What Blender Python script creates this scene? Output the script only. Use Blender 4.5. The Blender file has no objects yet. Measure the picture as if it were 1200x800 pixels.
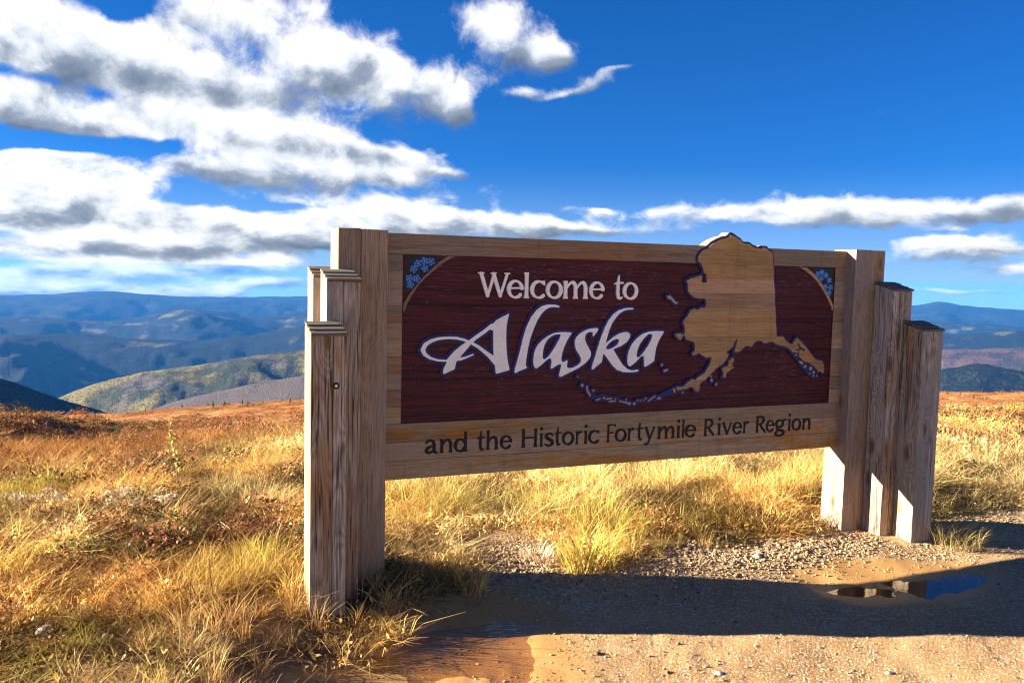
import bpy, bmesh, math, random
import numpy as np
from mathutils import Vector, Matrix, geometry
random.seed(7)
SC = bpy.context.scene
COL = SC.collection
R = math.radians

# ------------------------------------------------------------------ camera
CAM_H = 1.7
cam_data = bpy.data.cameras.new('camera')
cam = bpy.data.objects.new('camera', cam_data)
COL.objects.link(cam)
cam_data.sensor_width = 36.0
cam_data.lens = 1008.34 / 1200 * 36
cam_data.clip_start = 0.05
cam_data.clip_end = 80000
cam.matrix_world = (Matrix.Translation((0, 0, CAM_H)) @ Matrix.Rotation(R(90) - 0.0803, 4, 'X')
                    @ Matrix.Rotation(0.0237, 4, 'Z'))
SC.camera = cam

# ------------------------------------------------------------------ sun, exposure
SUN_EL, SUN_HEAD = 14.0, 0.035          # elevation; heading of the light (radians from +X)
ce = math.cos(R(SUN_EL))
SUN_DIR = Vector((ce * math.cos(SUN_HEAD), ce * math.sin(SUN_HEAD), -math.sin(R(SUN_EL))))
sl = bpy.data.lights.new('sun', 'SUN')
sl.energy = 4.7
sl.angle = R(0.53)
sl.color = (1.0, 0.84, 0.62)
sun = bpy.data.objects.new('sun', sl)
sun.rotation_euler = SUN_DIR.to_track_quat('-Z', 'Y').to_euler()
COL.objects.link(sun)
SC.view_settings.view_transform = 'Standard'
SC.view_settings.look = 'None'
SC.view_settings.exposure = 2.76
SC.view_settings.gamma = 1.0
SC.cycles.max_bounces = 6
SC.cycles.volume_bounces = 1
SC.cycles.transparent_max_bounces = 8
SC.cycles.sample_clamp_indirect = 4.0
SC.cycles.filter_width = 1.15

# ------------------------------------------------------------------ node helper
class NT:
    def __init__(s, tree):
        s.t = tree
        tree.nodes.clear()
    def n(s, typ, ins=None, **props):
        nd = s.t.nodes.new(typ)
        for k, v in props.items():
            setattr(nd, k, v)
        for k, v in (ins or {}).items():
            sock = nd.inputs[k]
            if isinstance(v, bpy.types.NodeSocket):
                s.t.links.new(v, sock)
            else:
                sock.default_value = v
        return nd
    def m(s, op, a, b=0.0, c=None, clamp=False):
        d = {0: a, 1: b}
        if c is not None: d[2] = c
        return s.n('ShaderNodeMath', d, operation=op, use_clamp=clamp).outputs[0]
    def v(s, op, a, b=(0, 0, 0)):
        nd = s.n('ShaderNodeVectorMath', {0: a, 1: b}, operation=op)
        return nd.outputs['Value'] if op in ('DOT_PRODUCT', 'LENGTH') else nd.outputs[0]
    def scale(s, a, f):
        return s.n('ShaderNodeVectorMath', {0: a, 'Scale': f}, operation='SCALE').outputs[0]
    def rng(s, x, a, b, c=0.0, d=1.0, smooth=True):
        return s.n('ShaderNodeMapRange', {0: x, 1: a, 2: b, 3: c, 4: d},
                   interpolation_type='SMOOTHSTEP' if smooth else 'LINEAR').outputs[0]
    def mix(s, f, a, b, blend='MIX'):
        nd = s.n('ShaderNodeMix', data_type='RGBA', blend_type=blend)
        for k, val in ((0, f), (6, a), (7, b)):
            if isinstance(val, bpy.types.NodeSocket): s.t.links.new(val, nd.inputs[k])
            else: nd.inputs[k].default_value = val if k == 0 or len(val) == 4 else (*val, 1)
        return nd.outputs[2]
    def noise(s, vec, scale, detail=4.0, rough=0.55, dist=0.0, out=0):
        return s.n('ShaderNodeTexNoise', {'Vector': vec, 'Scale': scale, 'Detail': detail, 'Roughness': rough,
                   'Distortion': dist}).outputs[out]
    def vor(s, vec, scale, feature='F1', out=0, rand=1.0):
        return s.n('ShaderNodeTexVoronoi', {'Vector': vec, 'Scale': scale, 'Randomness': rand}, feature=feature).outputs[out]
    def xyz(s, x, y, z):
        return s.n('ShaderNodeCombineXYZ', {0: x, 1: y, 2: z}).outputs[0]
    def sep(s, vec):
        return s.n('ShaderNodeSeparateXYZ', {0: vec}).outputs
    def ramp(s, f, stops):
        nd = s.n('ShaderNodeValToRGB', {0: f})
        e = nd.color_ramp.elements
        while len(e) < len(stops): e.new(0.5)
        for el, (p, c) in zip(e, stops):
            el.position = p
            el.color = (*c, 1)
        return nd.outputs[0]
    def bump(s, h, strength, dist, normal=None):
        d = {'Height': h, 'Strength': strength, 'Distance': dist}
        if normal is not None: d['Normal'] = normal
        return s.n('ShaderNodeBump', d).outputs[0]

def material(name):
    m = bpy.data.materials.new(name)
    m.use_nodes = True
    t = NT(m.node_tree)
    return m, t
def finish(t, shader):
    t.n('ShaderNodeOutputMaterial', {'Surface': shader})
def bsdf(t, color, rough=0.8, normal=None, spec=0.3, **kw):
    d = {'Base Color': color, 'Roughness': rough, 'Specular IOR Level': spec}
    if isinstance(color, tuple) and len(color) == 3: d['Base Color'] = (*color, 1)
    if normal is not None: d['Normal'] = normal
    d.update(kw)
    return t.n('ShaderNodeBsdfPrincipled', d).outputs[0]

# ------------------------------------------------------------------ sky: Nishita sky with procedural clouds
# each cloud bank: azimuth, elevation, half widths (radians), tilt
CLOUDS = [
 (-0.503, 0.2208, 0.1000, 0.0400, -0.06, 1.00), (-0.316, 0.2586, 0.0810, 0.0286, 0.02, 1.00), (-0.409, 0.2592, 0.0333, 0.0143, 0.02, -0.90), (-0.377, 0.1993, 0.1429, 0.0248, -0.19, 1.00), (-0.217, 0.2216, 0.0571, 0.0267, -0.06, 0.90),
 (-0.132, 0.2043, 0.0857, 0.0324, -0.15, 1.00), (-0.074, 0.1839, 0.0286, 0.0171, 0.02, 0.60), (-0.352, 0.1540, 0.1095, 0.0229, -0.08, 1.00), (-0.466, 0.1371, 0.0619, 0.0133, -0.06, 0.90), (-0.528, 0.1497, 0.0286, 0.0267, 0.02, 1.00),
 (-0.522, 0.1802, 0.0381, 0.0076, 0.02, -0.70), (-0.438, 0.1701, 0.0333, 0.0076, 0.02, -0.60), (-0.263, 0.1423, 0.0952, 0.0133, -0.12, 0.90), (-0.463, 0.1188, 0.0952, 0.0086, 0.02, -0.90), (-0.498, 0.1057, 0.0429, 0.0057, 0.02, 1.00),
 (-0.263, 0.1084, 0.1429, 0.0229, -0.06, 1.10), (-0.141, 0.1036, 0.0381, 0.0114, -0.12, 0.80), (-0.365, 0.0710, 0.0429, 0.0086, 0.02, -0.80), (-0.483, 0.0746, 0.1048, 0.0229, -0.05, 1.10), (-0.343, 0.0483, 0.2667, 0.0210, 0.01, 1.00),
 (-0.145, 0.0614, 0.0524, 0.0133, 0.02, 1.00), (0.016, 0.0561, 0.1429, 0.0095, -0.05, 1.00), (-0.244, 0.0664, 0.0571, 0.0057, 0.02, -0.50), (-0.436, 0.0158, 0.2000, 0.0133, 0.02, 0.95), (-0.216, 0.0370, 0.1524, 0.0114, 0.02, 0.80),
 (-0.326, -0.0049, 0.1238, 0.0105, 0.02, 1.00), (-0.500, -0.0140, 0.0952, 0.0095, 0.02, 1.00), (-0.396, -0.0283, 0.2476, 0.0076, 0.02, 1.00), (-0.290, 0.0252, 0.1143, 0.0076, 0.02, 0.60), (-0.032, 0.2654, 0.0590, 0.0381, -0.15, 0.98),
 (0.026, 0.2401, 0.0324, 0.0143, -0.15, 0.70), (0.080, 0.2128, 0.0552, 0.0086, 0.27, 0.52), (0.005, 0.2036, 0.0238, 0.0057, 0.02, 0.60), (0.123, 0.2263, 0.0238, 0.0038, 0.11, 0.45), (0.052, 0.2007, 0.0286, 0.0038, 0.20, 0.40),
 (-0.127, 0.1259, 0.0362, 0.0114, -0.19, 0.80), (-0.083, 0.1104, 0.0238, 0.0057, -0.12, 0.60), (0.328, 0.0723, 0.1810, 0.0162, 0.02, 1.00), (0.191, 0.0706, 0.0429, 0.0095, 0.02, 0.40), (0.129, 0.0583, 0.0238, 0.0114, 0.02, -0.40),
 (-0.029, 0.1936, 0.0152, 0.0152, 0.02, -0.50), (0.379, 0.0803, 0.0571, 0.0114, 0.02, 0.40), (0.518, 0.0744, 0.0381, 0.0095, 0.02, 0.90), (0.470, 0.0351, 0.0552, 0.0162, 0.02, 1.10), (0.107, 0.0782, 0.0133, 0.0048, 0.02, 1.00),
 (0.526, 0.0194, 0.0210, 0.0067, 0.02, 0.70), (0.497, -0.0079, 0.0714, 0.0038, 0.02, 0.70), (0.406, 0.0515, 0.0571, 0.0038, 0.02, -0.50),
 # low loose banks added all round out of view to brighten the shaded sign
 (-0.85, 0.2, 0.25, 0.05, 0.05, 1), (-0.95, 0.07, 0.3, 0.03, 0, 1), (-1.4, 0.14, 0.3, 0.05, 0, 1), (0.85, 0.09, 0.2, 0.02, 0, 1),
 (1.2, 0.15, 0.25, 0.04, 0, 1), (1.7, 0.07, 0.35, 0.03, 0, 1), (1.65, 0.22, 0.35, 0.045, 0, 1), (-2.0, 0.08, 0.4, 0.04, 0, 1), (2.4, 0.12, 0.35, 0.05, 0, 1),
 (-2.7, 0.17, 0.3, 0.06, 0, 1), (-1.9, 0.2, 0.35, 0.05, 0, 1), (2.9, 0.22, 0.35, 0.06, 0, 1), (2.2, 0.25, 0.3, 0.045, 0, 1), (3.0, 0.08, 0.3, 0.03, 0, 1), (-2.9, 0.06, 0.3, 0.025, 0, 1),
 (-1.2, 0.27, 0.3, 0.045, 0, 1), (-0.60, 0.36, 0.2, 0.05, -0.1, 1), (-2.4, 0.3, 0.3, 0.05, 0, 1), (2.6, 0.36, 0.35, 0.05, 0, 1)]

def cloud_group():
    g = bpy.data.node_groups.new('cloud_field', 'ShaderNodeTree')
    g.interface.new_socket('Vector', in_out='INPUT', socket_type='NodeSocketVector')
    g.interface.new_socket('Field', in_out='OUTPUT', socket_type='NodeSocketFloat')
    g.interface.new_socket('Light', in_out='OUTPUT', socket_type='NodeSocketFloat')
    t = NT(g)
    gi = t.n('NodeGroupInput').outputs[0]
    # gi: (azimuth, elevation, 0)
    ae = t.sep(gi)
    q = t.xyz(ae[0], t.m('MULTIPLY', t.m('LOGARITHM', t.m('ADD', ae[1], 0.16), 2.718), 0.40), 0.0)
    w = t.noise(q, 7.0, 3.0, 0.5, 0.0, out=1)
    warp = t.v('MULTIPLY', t.v('SUBTRACT', w, (0.5, 0.5, 0.5)), (0.085, 0.035, 0))
    p = t.v('ADD', gi, warp)
    acc = base = None
    for a, e, sa, se, tilt, wt in CLOUDS:
        mp = t.n('ShaderNodeMapping', {'Vector': p, 'Location': (a, e, 0), 'Rotation': (0, 0, tilt), 'Scale': (sa, se, 1)}, vector_type='TEXTURE').outputs[0]
        ex = t.m('EXPONENT', t.m('MULTIPLY', t.v('DOT_PRODUCT', mp, mp), -0.8))
        if wt != 1: ex = t.m('MULTIPLY', ex, wt)
        if wt < 0:
            acc = t.m('ADD', acc, ex)
            continue
        lean = t.m('MULTIPLY', t.v('DOT_PRODUCT', mp, (-0.3, 1.0, 0)), ex)
        acc = ex if acc is None else t.m('ADD', acc, ex)
        base = lean if base is None else t.m('ADD', base, lean)
    base = t.m('DIVIDE', base, t.m('ADD', t.m('MAXIMUM', acc, 0.0), 0.12))
    acc = t.m('MINIMUM', acc, 1.15)
    n1 = t.noise(q, 21.0, 9.0, 0.6, 0.35)
    n2 = t.noise(q, 6.0, 4.0, 0.5, 0.2)
    n3 = t.noise(t.v('ADD', q, (-0.02, 0.034, 0)), 17.0, 5.0, 0.55, 0.35)
    f = t.m('ADD', t.m('MULTIPLY', t.m('SUBTRACT', n1, 0.5), 1.75), t.m('MULTIPLY', t.m('SUBTRACT', n2, 0.5), 0.7))
    f = t.m('ADD', f, t.m('SUBTRACT', acc, 0.44))
    # light on the billows: tops towards the sun bright, flat bases grey
    n1s = t.noise(q, 17.0, 5.0, 0.55, 0.35)
    l = t.m('ADD', t.m('MULTIPLY', t.m('SUBTRACT', n1s, n3), 1.15), t.m('MULTIPLY', base, 0.62))
    nd = t.n('NodeGroupOutput')
    t.t.links.new(f, nd.inputs[0])
    t.t.links.new(l, nd.inputs[1])
    return g

SKY_GAIN = 1.0
world = bpy.data.worlds.new('World')
SC.world = world
world.use_nodes = True
t = NT(world.node_tree)
dirv = t.n('ShaderNodeTexCoord').outputs['Generated']
dirv = t.v('NORMALIZE', dirv)
dx, dy, dz = t.sep(dirv)[:3]
# the hills' horizon lies lower than eye level: let the sky run on below it
lift = t.m('MAXIMUM', t.m('MULTIPLY_ADD', dz, 1.15, 0.11), 0.04)
skyv = t.xyz(dx, dy, lift)
sky = t.n('ShaderNodeTexSky', {'Vector': skyv}, sky_type='NISHITA', sun_disc=False, sun_elevation=R(SUN_EL),
          sun_rotation=R(270), altitude=1200, air_density=1.0, dust_density=0.3, ozone_density=3.0).outputs[0]
sky = t.n('ShaderNodeHueSaturation', {'Color': sky, 'Saturation': 1.25, 'Value': 0.57}).outputs[0]
sky = t.mix(1.0, sky, (0.34, 0.74, 1.12), 'MULTIPLY')     # polarised blue
az = t.m('ARCTAN2', dx, dy)
el = t.m('ARCSINE', dz)
ae = t.xyz(az, el, 0.0)
grp = cloud_group()
gn = t.n('ShaderNodeGroup', {'Vector': ae}, node_tree=grp).outputs
f0 = gn[0]
dens = t.rng(f0, -0.10, 0.52)
lit = t.m('ADD', gn[1], 0.62)
lit = t.m('SUBTRACT', lit, t.m('MULTIPLY', t.rng(f0, 0.6, 1.5), 0.16), clamp=True)
CL = 3.45
ccol = t.ramp(lit, [(0.0, (0.14 * CL, 0.19 * CL, 0.28 * CL)), (0.33, (0.30 * CL, 0.36 * CL, 0.46 * CL)), (0.56, (0.72 * CL, 0.77 * CL, 0.83 * CL)), (0.74, (1.0 * CL, 0.99 * CL, 0.97 * CL)), (1.0, (1.2 * CL, 1.17 * CL, 1.12 * CL))])
# thin bright veil near the horizon
veil = t.m('MULTIPLY', t.rng(el, 0.13, -0.03), 0.5)
sky = t.mix(veil, sky, (0.5 * CL, 0.68 * CL, 0.92 * CL))
col = t.mix(t.m('MULTIPLY', dens, 0.97), sky, ccol)
bg = t.n('ShaderNodeBackground', {'Color': col, 'Strength': 0.05})
t.n('ShaderNodeOutputWorld', {'Surface': bg.outputs[0]})
world.cycles.sampling_method = 'MANUAL'
world.cycles.sample_map_resolution = 1024

# ------------------------------------------------------------------ object helpers
def link(name, me, mats=(), parent=None, loc=None):
    o = bpy.data.objects.new(name, me)
    COL.objects.link(o)
    for m in (mats if isinstance(mats, (list, tuple)) else [mats]):
        if m is not None and m.name not in [x.name for x in me.materials if x]: me.materials.append(m)
    if parent: o.parent = parent
    if loc is not None: o.location = loc
    return o
def tag(o, label=None, cat=None, group=None, kind=None):
    if label: o['label'] = label
    if cat: o['category'] = cat
    if group: o['group'] = group
    if kind: o['kind'] = kind
    return o
def mesh(name, verts, faces, smooth=False, mids=None):
    me = bpy.data.meshes.new(name)
    me.from_pydata([tuple(v) for v in verts], [], faces)
    if mids is not None: me.polygons.foreach_set('material_index', mids)
    if smooth: me.polygons.foreach_set('use_smooth', [True] * len(me.polygons))
    me.update()
    return me
def empty(name, loc, rz=0):
    o = bpy.data.objects.new(name, None)
    COL.objects.link(o)
    o.location = loc
    o.rotation_euler = (0, 0, rz)
    o.empty_display_size = 0.2
    return o

# ------------------------------------------------------------------ numpy noise
def _hash(ix, iy, seed):
    h = (ix.astype(np.int64) * 374761393 + iy.astype(np.int64) * 668265263 + seed * 1442695041) & 0xffffffff
    h = ((h ^ (h >> 13)) * 1274126177) & 0xffffffff
    return ((h ^ (h >> 16)) & 0xffff) / 65535.0
def vnoise(x, y, seed=0):
    ix, iy = np.floor(x), np.floor(y)
    fx, fy = x - ix, y - iy
    fx, fy = fx * fx * (3 - 2 * fx), fy * fy * (3 - 2 * fy)
    a, b = _hash(ix, iy, seed), _hash(ix + 1, iy, seed)
    c, d = _hash(ix, iy + 1, seed), _hash(ix + 1, iy + 1, seed)
    return (a + (b - a) * fx) * (1 - fy) + (c + (d - c) * fx) * fy
def fbm(x, y, oct=4, seed=0, gain=0.5):
    s, a, tot = 0, 1.0, 0
    for k in range(oct):
        s = s + a * vnoise(x * 2 ** k + 17.3 * k, y * 2 ** k - 9.1 * k, seed + k)
        tot += a
        a *= gain
    return s / tot
def sstep(x, a, b):
    k = np.clip((x - a) / (b - a), 0, 1)
    return k * k * (3 - 2 * k)
def sd_poly(x, y, P):
    """signed distance, negative inside"""
    P = np.asarray(P, float)
    d = np.full(x.shape, 1e18)
    s = np.ones(x.shape)
    n = len(P)
    for i in range(n):
        a, b = P[i], P[i - 1]
        ex, ey = b - a
        wx, wy = x - a[0], y - a[1]
        tt = np.clip((wx * ex + wy * ey) / (ex * ex + ey * ey + 1e-12), 0, 1)
        bx, by = wx - ex * tt, wy - ey * tt
        d = np.minimum(d, bx * bx + by * by)
        c1, c2, c3 = y >= a[1], y < b[1], ex * wy > ey * wx
        flip = (c1 & c2 & c3) | (~c1 & ~c2 & ~c3)
        s = np.where(flip, -s, s)
    return s * np.sqrt(d)
def sd_stroke(x, y, S):
    """tapered capsules through (x, y, r) points"""
    d = np.full(x.shape, 1e18)
    if len(S) == 1:
        return np.hypot(x - S[0][0], y - S[0][1]) - S[0][2]
    for (ax, ay, ar), (bx, by, br) in zip(S[:-1], S[1:]):
        ex, ey = bx - ax, by - ay
        tt = np.clip(((x - ax) * ex + (y - ay) * ey) / (ex * ex + ey * ey + 1e-12), 0, 1)
        d = np.minimum(d, np.hypot(x - ax - ex * tt, y - ay - ey * tt) - (ar + (br - ar) * tt))
    return d

# ------------------------------------------------------------------ the lie of the land
DIRT = [(-0.61, 1.31), (-0.98, 2.79), (-0.94, 3.45), (-0.9, 3.62), (-0.74, 3.78), (-0.6, 3.86), (-0.56, 4.01), (-0.56, 4.15), (-0.5, 4.32), (-0.29, 4.49), (-0.32, 5.05), (-0.31, 5.57), (0.03, 5.75), (0.3, 5.26), (0.52, 4.84), (0.86, 5.1), (1.42, 5.48), (2.04, 5.85), (2.25, 6.1), (3.2, 6.27), (3.75, 6.55), (4.6, 6.75), (6.0, 7.0), (9.3, 7.3), (18, 7.0), (22, 2), (22, -14), (-3, -14), (-2.2, -2)]
PUD_L = [(-0.55, 3.82), (-0.54, 4.03), (-0.47, 4.19), (-0.32, 4.3), (-0.15, 4.34), (0.03, 4.32), (0.14, 4.17), (0.17, 3.97), (0.16, 3.78), (0.03, 3.65), (-0.15, 3.56), (-0.41, 3.56), (-0.6, 3.65)]
MUD_L = [(-0.53, 3.85), (-0.51, 4.03), (-0.44, 4.2), (-0.32, 4.29), (-0.14, 4.33), (0.03, 4.31), (0.13, 4.15), (0.16, 3.99), (0.15, 3.85), (0.22, 3.77), (0.18, 3.57), (0.03, 3.35), (-0.1, 3.17), (-0.37, 3.05), (-0.66, 3.17), (-0.93, 3.41), (-0.82, 3.63), (-0.66, 3.76)]
PUD_R = [(1.86, 4.72), (2.01, 4.80), (2.25, 4.87), (2.48, 4.96), (2.69, 5.04), (2.80, 5.06), (2.78, 5.0), (2.58, 4.86), (2.33, 4.75), (2.06, 4.69), (1.92, 4.68)]
MUD_R = [(1.68, 4.92), (2.1, 5.22), (2.52, 5.30), (2.85, 5.25), (3.0, 5.05), (2.6, 4.72), (2.01, 4.56), (1.73, 4.62)]
S_AZ = [-3.2, -1.5, -0.54, -0.463, -0.38, -0.31, -0.234, 0.0, 0.464, 0.54, 1.4, 3.2]
S_VAL = [0.02, 0.15, 0.1585, 0.1565, 0.154, 0.1505, 0.147, 0.1405, 0.1115, 0.1045, 0.05, 0.02]
def land(x, y, detail=True):
    """height of the ground"""
    tt = np.hypot(x, y)
    a = np.arctan2(x, y)
    s = np.interp(a, S_AZ, S_VAL)
    t0 = np.interp(a, [-0.5, 0.1, 0.5], [6.6, 7.4, 9.4])
    z = -s * np.logaddexp(0, (tt - t0) / 1.2) * 1.2
    far = np.clip(tt - 130, 0, None)
    drop = np.where(far < 100, far ** 2 / 500, 20 + (far - 100) * 0.4)
    z = z - drop
    floor = -950 - np.clip(tt - 3000, 0, None) * 0.032
    z = floor + np.logaddexp(0, (z - floor) / 40) * 40
    # knoll on the left
    k = np.exp(-(((a + 0.60) / 0.105) ** 2) - ((tt - 17) / 4.5) ** 2)
    z = z + 0.30 * k
    k = np.exp(-(((a + 0.52 - (tt - 22) * 0.012) / 0.06) ** 2) - ((tt - 22) / 6.0) ** 2)
    z = z + 0.62 * k
    if detail:
        near = sstep(tt, 60, 12)
        dd = sd_poly(x, y, DIRT)
        grass = sstep(dd, -0.1, 0.5)
        z = z + near * grass * ((fbm(x * 1.1, y * 1.1, 4, 3) - 0.5) * 0.22 + 0.04 + (fbm(x * 5, y * 5, 3, 8) - 0.5) * 0.07)
        mid = sstep(tt, 10, 40) * sstep(tt, 400, 150)
        z = z + mid * (fbm(x * 0.12, y * 0.12, 5, 21) - 0.5) * 1.1
        dirt = 1 - grass
        z = z + near * dirt * ((fbm(x * 2.2, y * 2.2, 4, 5) - 0.5) * 0.035 + (fbm(x * 14, y * 14, 3, 6) - 0.5) * 0.010)
        # the road lies a little lower than the foot of the posts
        vv = (x + 0.6879) * 0.3955 - (y - 4.5854) * 0.9185
        z = z - 0.047 * sstep(vv, 0.25, 0.75) * sstep(x, -1.6, -0.5)
        zroad = -0.047 * sstep(vv, 0.25, 0.75)
        for P, dep in ((PUD_L, 0.035), (PUD_R, 0.032)):
            sd = sd_poly(x, y, P)
            lo = sstep(sd + (fbm(x * 5, y * 5, 3, 17) - 0.5) * 0.34, 0.26, -0.28)
            z = zroad + (z - zroad) * (1 - 0.75 * sstep(sd, 0.45, 0)) - dep * lo * 0.75 
    return z

def heath_mask(x, y):
    tt, a = np.hypot(x, y), np.arctan2(x, y)
    tt = tt + (fbm(x * 0.35, y * 0.35, 3, 44) - 0.5) * np.clip(tt * 0.5, 2, 12)
    return sstep(tt, np.interp(a, [-0.4, 0.4], [7.6, 23]), np.interp(a, [-0.4, 0.4], [11.5, 34]))
def polar_sheet(name, radii, angs, cyc):
    rr, aa = np.meshgrid(np.array(radii), np.array(angs), indexing='ij')
    x, y = rr * np.sin(aa), rr * np.cos(aa)
    z = land(x, y)
    nr, na = rr.shape
    V = np.stack([x, y, z], -1).reshape(-1, 3)
    i, j = np.meshgrid(np.arange(nr - 1), np.arange(na if cyc else na - 1), indexing='ij')
    j2 = (j + 1) % na
    F = np.stack([i * na + j, i * na + j2, (i + 1) * na + j2, (i + 1) * na + j], -1).reshape(-1, 4)
    me = bpy.data.meshes.new(name)
    me.vertices.add(len(V) + 1)
    V = np.vstack([V, [[0, 0, float(land(np.zeros(1), np.zeros(1))[0])]]])
    me.vertices.foreach_set('co', V.astype(np.float32).ravel())
    tri = np.stack([np.full(na, len(V) - 1), (np.arange(na) + 1) % na, np.arange(na)], -1)
    nl = F.size + tri.size
    me.loops.add(nl)
    me.loops.foreach_set('vertex_index', np.concatenate([F.ravel(), tri.ravel()]).astype(np.int32))
    me.polygons.add(len(F) + len(tri))
    st = np.concatenate([np.arange(len(F)) * 4, F.size + np.arange(len(tri)) * 3])
    me.polygons.foreach_set('loop_start', st.astype(np.int32))
    me.polygons.foreach_set('use_smooth', np.ones(len(F) + len(tri), bool))
    me.update(calc_edges=True)
    # what the soil is made of: R bare dirt, G wet mud, B tundra heath far down the slope
    x, y = V[:, 0], V[:, 1]
    tt = np.hypot(x, y)
    wob = (fbm(x * 3, y * 3, 4, 31) - 0.5) * 0.35
    dirt = sstep(sd_poly(x, y, DIRT) + wob, 0.08, -0.08) * sstep(tt, 45, 20)
    wet = np.zeros_like(x)
    for P, w in ((PUD_L, 0.25), (MUD_L, 0.3), (PUD_R, 0.10), (MUD_R, 0.05)):
        wet = np.maximum(wet, sstep(sd_poly(x, y, P) + wob * 0.35, w, 0.0))
    heath = heath_mask(x, y)
    ca = me.color_attributes.new('soil', 'FLOAT_COLOR', 'POINT')
    ca.data.foreach_set('color', np.stack([dirt, wet, heath, np.ones_like(x)], -1).astype(np.float32).ravel())
    return me

# ground material ---------------------------------------------------
gm, t = material('ground_soil')
soil = t.n('ShaderNodeVertexColor', layer_name='soil').outputs[0]
sc_ = t.n('ShaderNodeSeparateColor', {0: soil}).outputs
pos = t.n('ShaderNodeNewGeometry').outputs['Position']
big = t.noise(pos, 1.3, 5, 0.6)
fine = t.noise(pos, 60, 4, 0.65)
peb = t.vor(pos, 120)
pebc = t.vor(pos, 120, out=1)
pebv = t.n('ShaderNodeSeparateColor', {0: pebc}).outputs[0]
dirtc = t.ramp(t.m('ADD', t.m('MULTIPLY', big, 0.55), t.m('MULTIPLY', fine, 0.45)), [(0.3, (0.25, 0.145, 0.058)), (0.5, (0.39, 0.24, 0.102)), (0.7, (0.51, 0.338, 0.155))])
patch = t.noise(pos, 0.9, 6, 0.65, 0.6)
dirtc = t.mix(t.m('MULTIPLY', t.rng(patch, 0.5, 0.66), 0.55), dirtc, (0.25, 0.15, 0.07))
grit = t.noise(pos, 210, 2, 0.6)
dirtc = t.mix(t.m('MULTIPLY', t.rng(grit, 0.56, 0.68), 0.75), dirtc, (0.12, 0.075, 0.045))
dirtc = t.mix(t.rng(pebv, 0.72, 0.9), dirtc, t.ramp(pebv, [(0.72, (0.16, 0.12, 0.09)), (0.9, (0.5, 0.42, 0.33))]))
wetc = t.ramp(big, [(0.3, (0.36, 0.195, 0.06)), (0.7, (0.48, 0.275, 0.10))])
dirtc = t.mix(t.m('MULTIPLY', sc_[1], 0.9), dirtc, wetc)
litter = t.ramp(t.noise(pos, 5, 6, 0.7), [(0.3, (0.05, 0.03, 0.016)), (0.5, (0.15, 0.088, 0.036)), (0.7, (0.32, 0.2, 0.085))])
hpos = t.v('MULTIPLY', pos, (1, 1, 1))
h1 = t.noise(hpos, 0.22, 7, 0.68)
h2 = t.noise(hpos, 1.6, 5, 0.7)
heathc = t.ramp(t.m('ADD', t.m('MULTIPLY', h1, 0.5), t.m('MULTIPLY', h2, 0.5)), [(0.34, (0.06, 0.04, 0.02)), (0.43, (0.25, 0.10, 0.036)), (0.54, (0.41, 0.175, 0.062)), (0.66, (0.50, 0.28, 0.12))])
c = t.mix(sc_[2], litter, heathc)
c = t.mix(sc_[0], c, dirtc)
hgt = t.m('ADD', t.m('MULTIPLY', fine, 0.6), t.m('MULTIPLY', t.m('SUBTRACT', 1.0, peb), 0.35))
hgt = t.m('MULTIPLY', hgt, t.m('SUBTRACT', 1.0, t.m('MULTIPLY', sc_[1], 0.75)))
nb = t.bump(hgt, 0.75, 0.008)
hb = t.m('MULTIPLY', t.m('ADD', h2, t.m('MULTIPLY', h1, 1.5)), sc_[2])
nb = t.bump(hb, 1.0, 0.35, nb)
rough = t.m('SUBTRACT', 0.95, t.m('MULTIPLY', sc_[1], 0.45))
finish(t, bsdf(t, c, rough, nb, 0.25))

F_AZ = np.concatenate([np.arange(-0.68, 0.68, 0.0042), np.arange(0.68, 2 * math.pi - 0.68, 0.06)])
rad = list(np.geomspace(0.6, 200, 470)) + list(np.geomspace(206, 17300, 70))
ground = link('ground', polar_sheet('ground', rad, F_AZ, True), gm)
tag(ground, kind='structure')

# ------------------------------------------------------------------ far hills
def hill_material(name, forest, gold, bare, goldamt, bareamt, sc):
    m, t = material(name)
    p = t.n('ShaderNodeNewGeometry').outputs['Position']
    p = t.scale(p, sc)
    a = t.noise(p, 1.0, 6, 0.6)
    b = t.noise(t.v('ADD', p, (31, 7, 3)), 1.7, 6, 0.65)
    sp = t.noise(p, 28, 4, 0.7)
    a = t.m('ADD', a, t.m('MULTIPLY', t.m('SUBTRACT', sp, 0.5), 0.5))
    b = t.m('ADD', b, t.m('MULTIPLY', t.m('SUBTRACT', sp, 0.5), 0.35))
    c = t.mix(t.rng(sp, 0.35, 0.65), tuple(v * 0.55 for v in forest), tuple(v * 1.4 for v in forest))
    c = t.mix(t.rng(b, 0.62 - bareamt * 0.3, 0.72 - bareamt * 0.3), c, bare)
    g2 = t.mix(t.rng(sp, 0.47, 0.57), gold, tuple(v * 0.22 for v in gold))
    c = t.mix(t.rng(a, 0.66 - goldamt * 0.3, 0.74 - goldamt * 0.3), c, g2)
    n = t.bump(t.m('ADD', sp, a), 0.9, 14.0 / 1)
    finish(t, bsdf(t, c, 0.95, n, 0.1))
    return m
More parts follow.
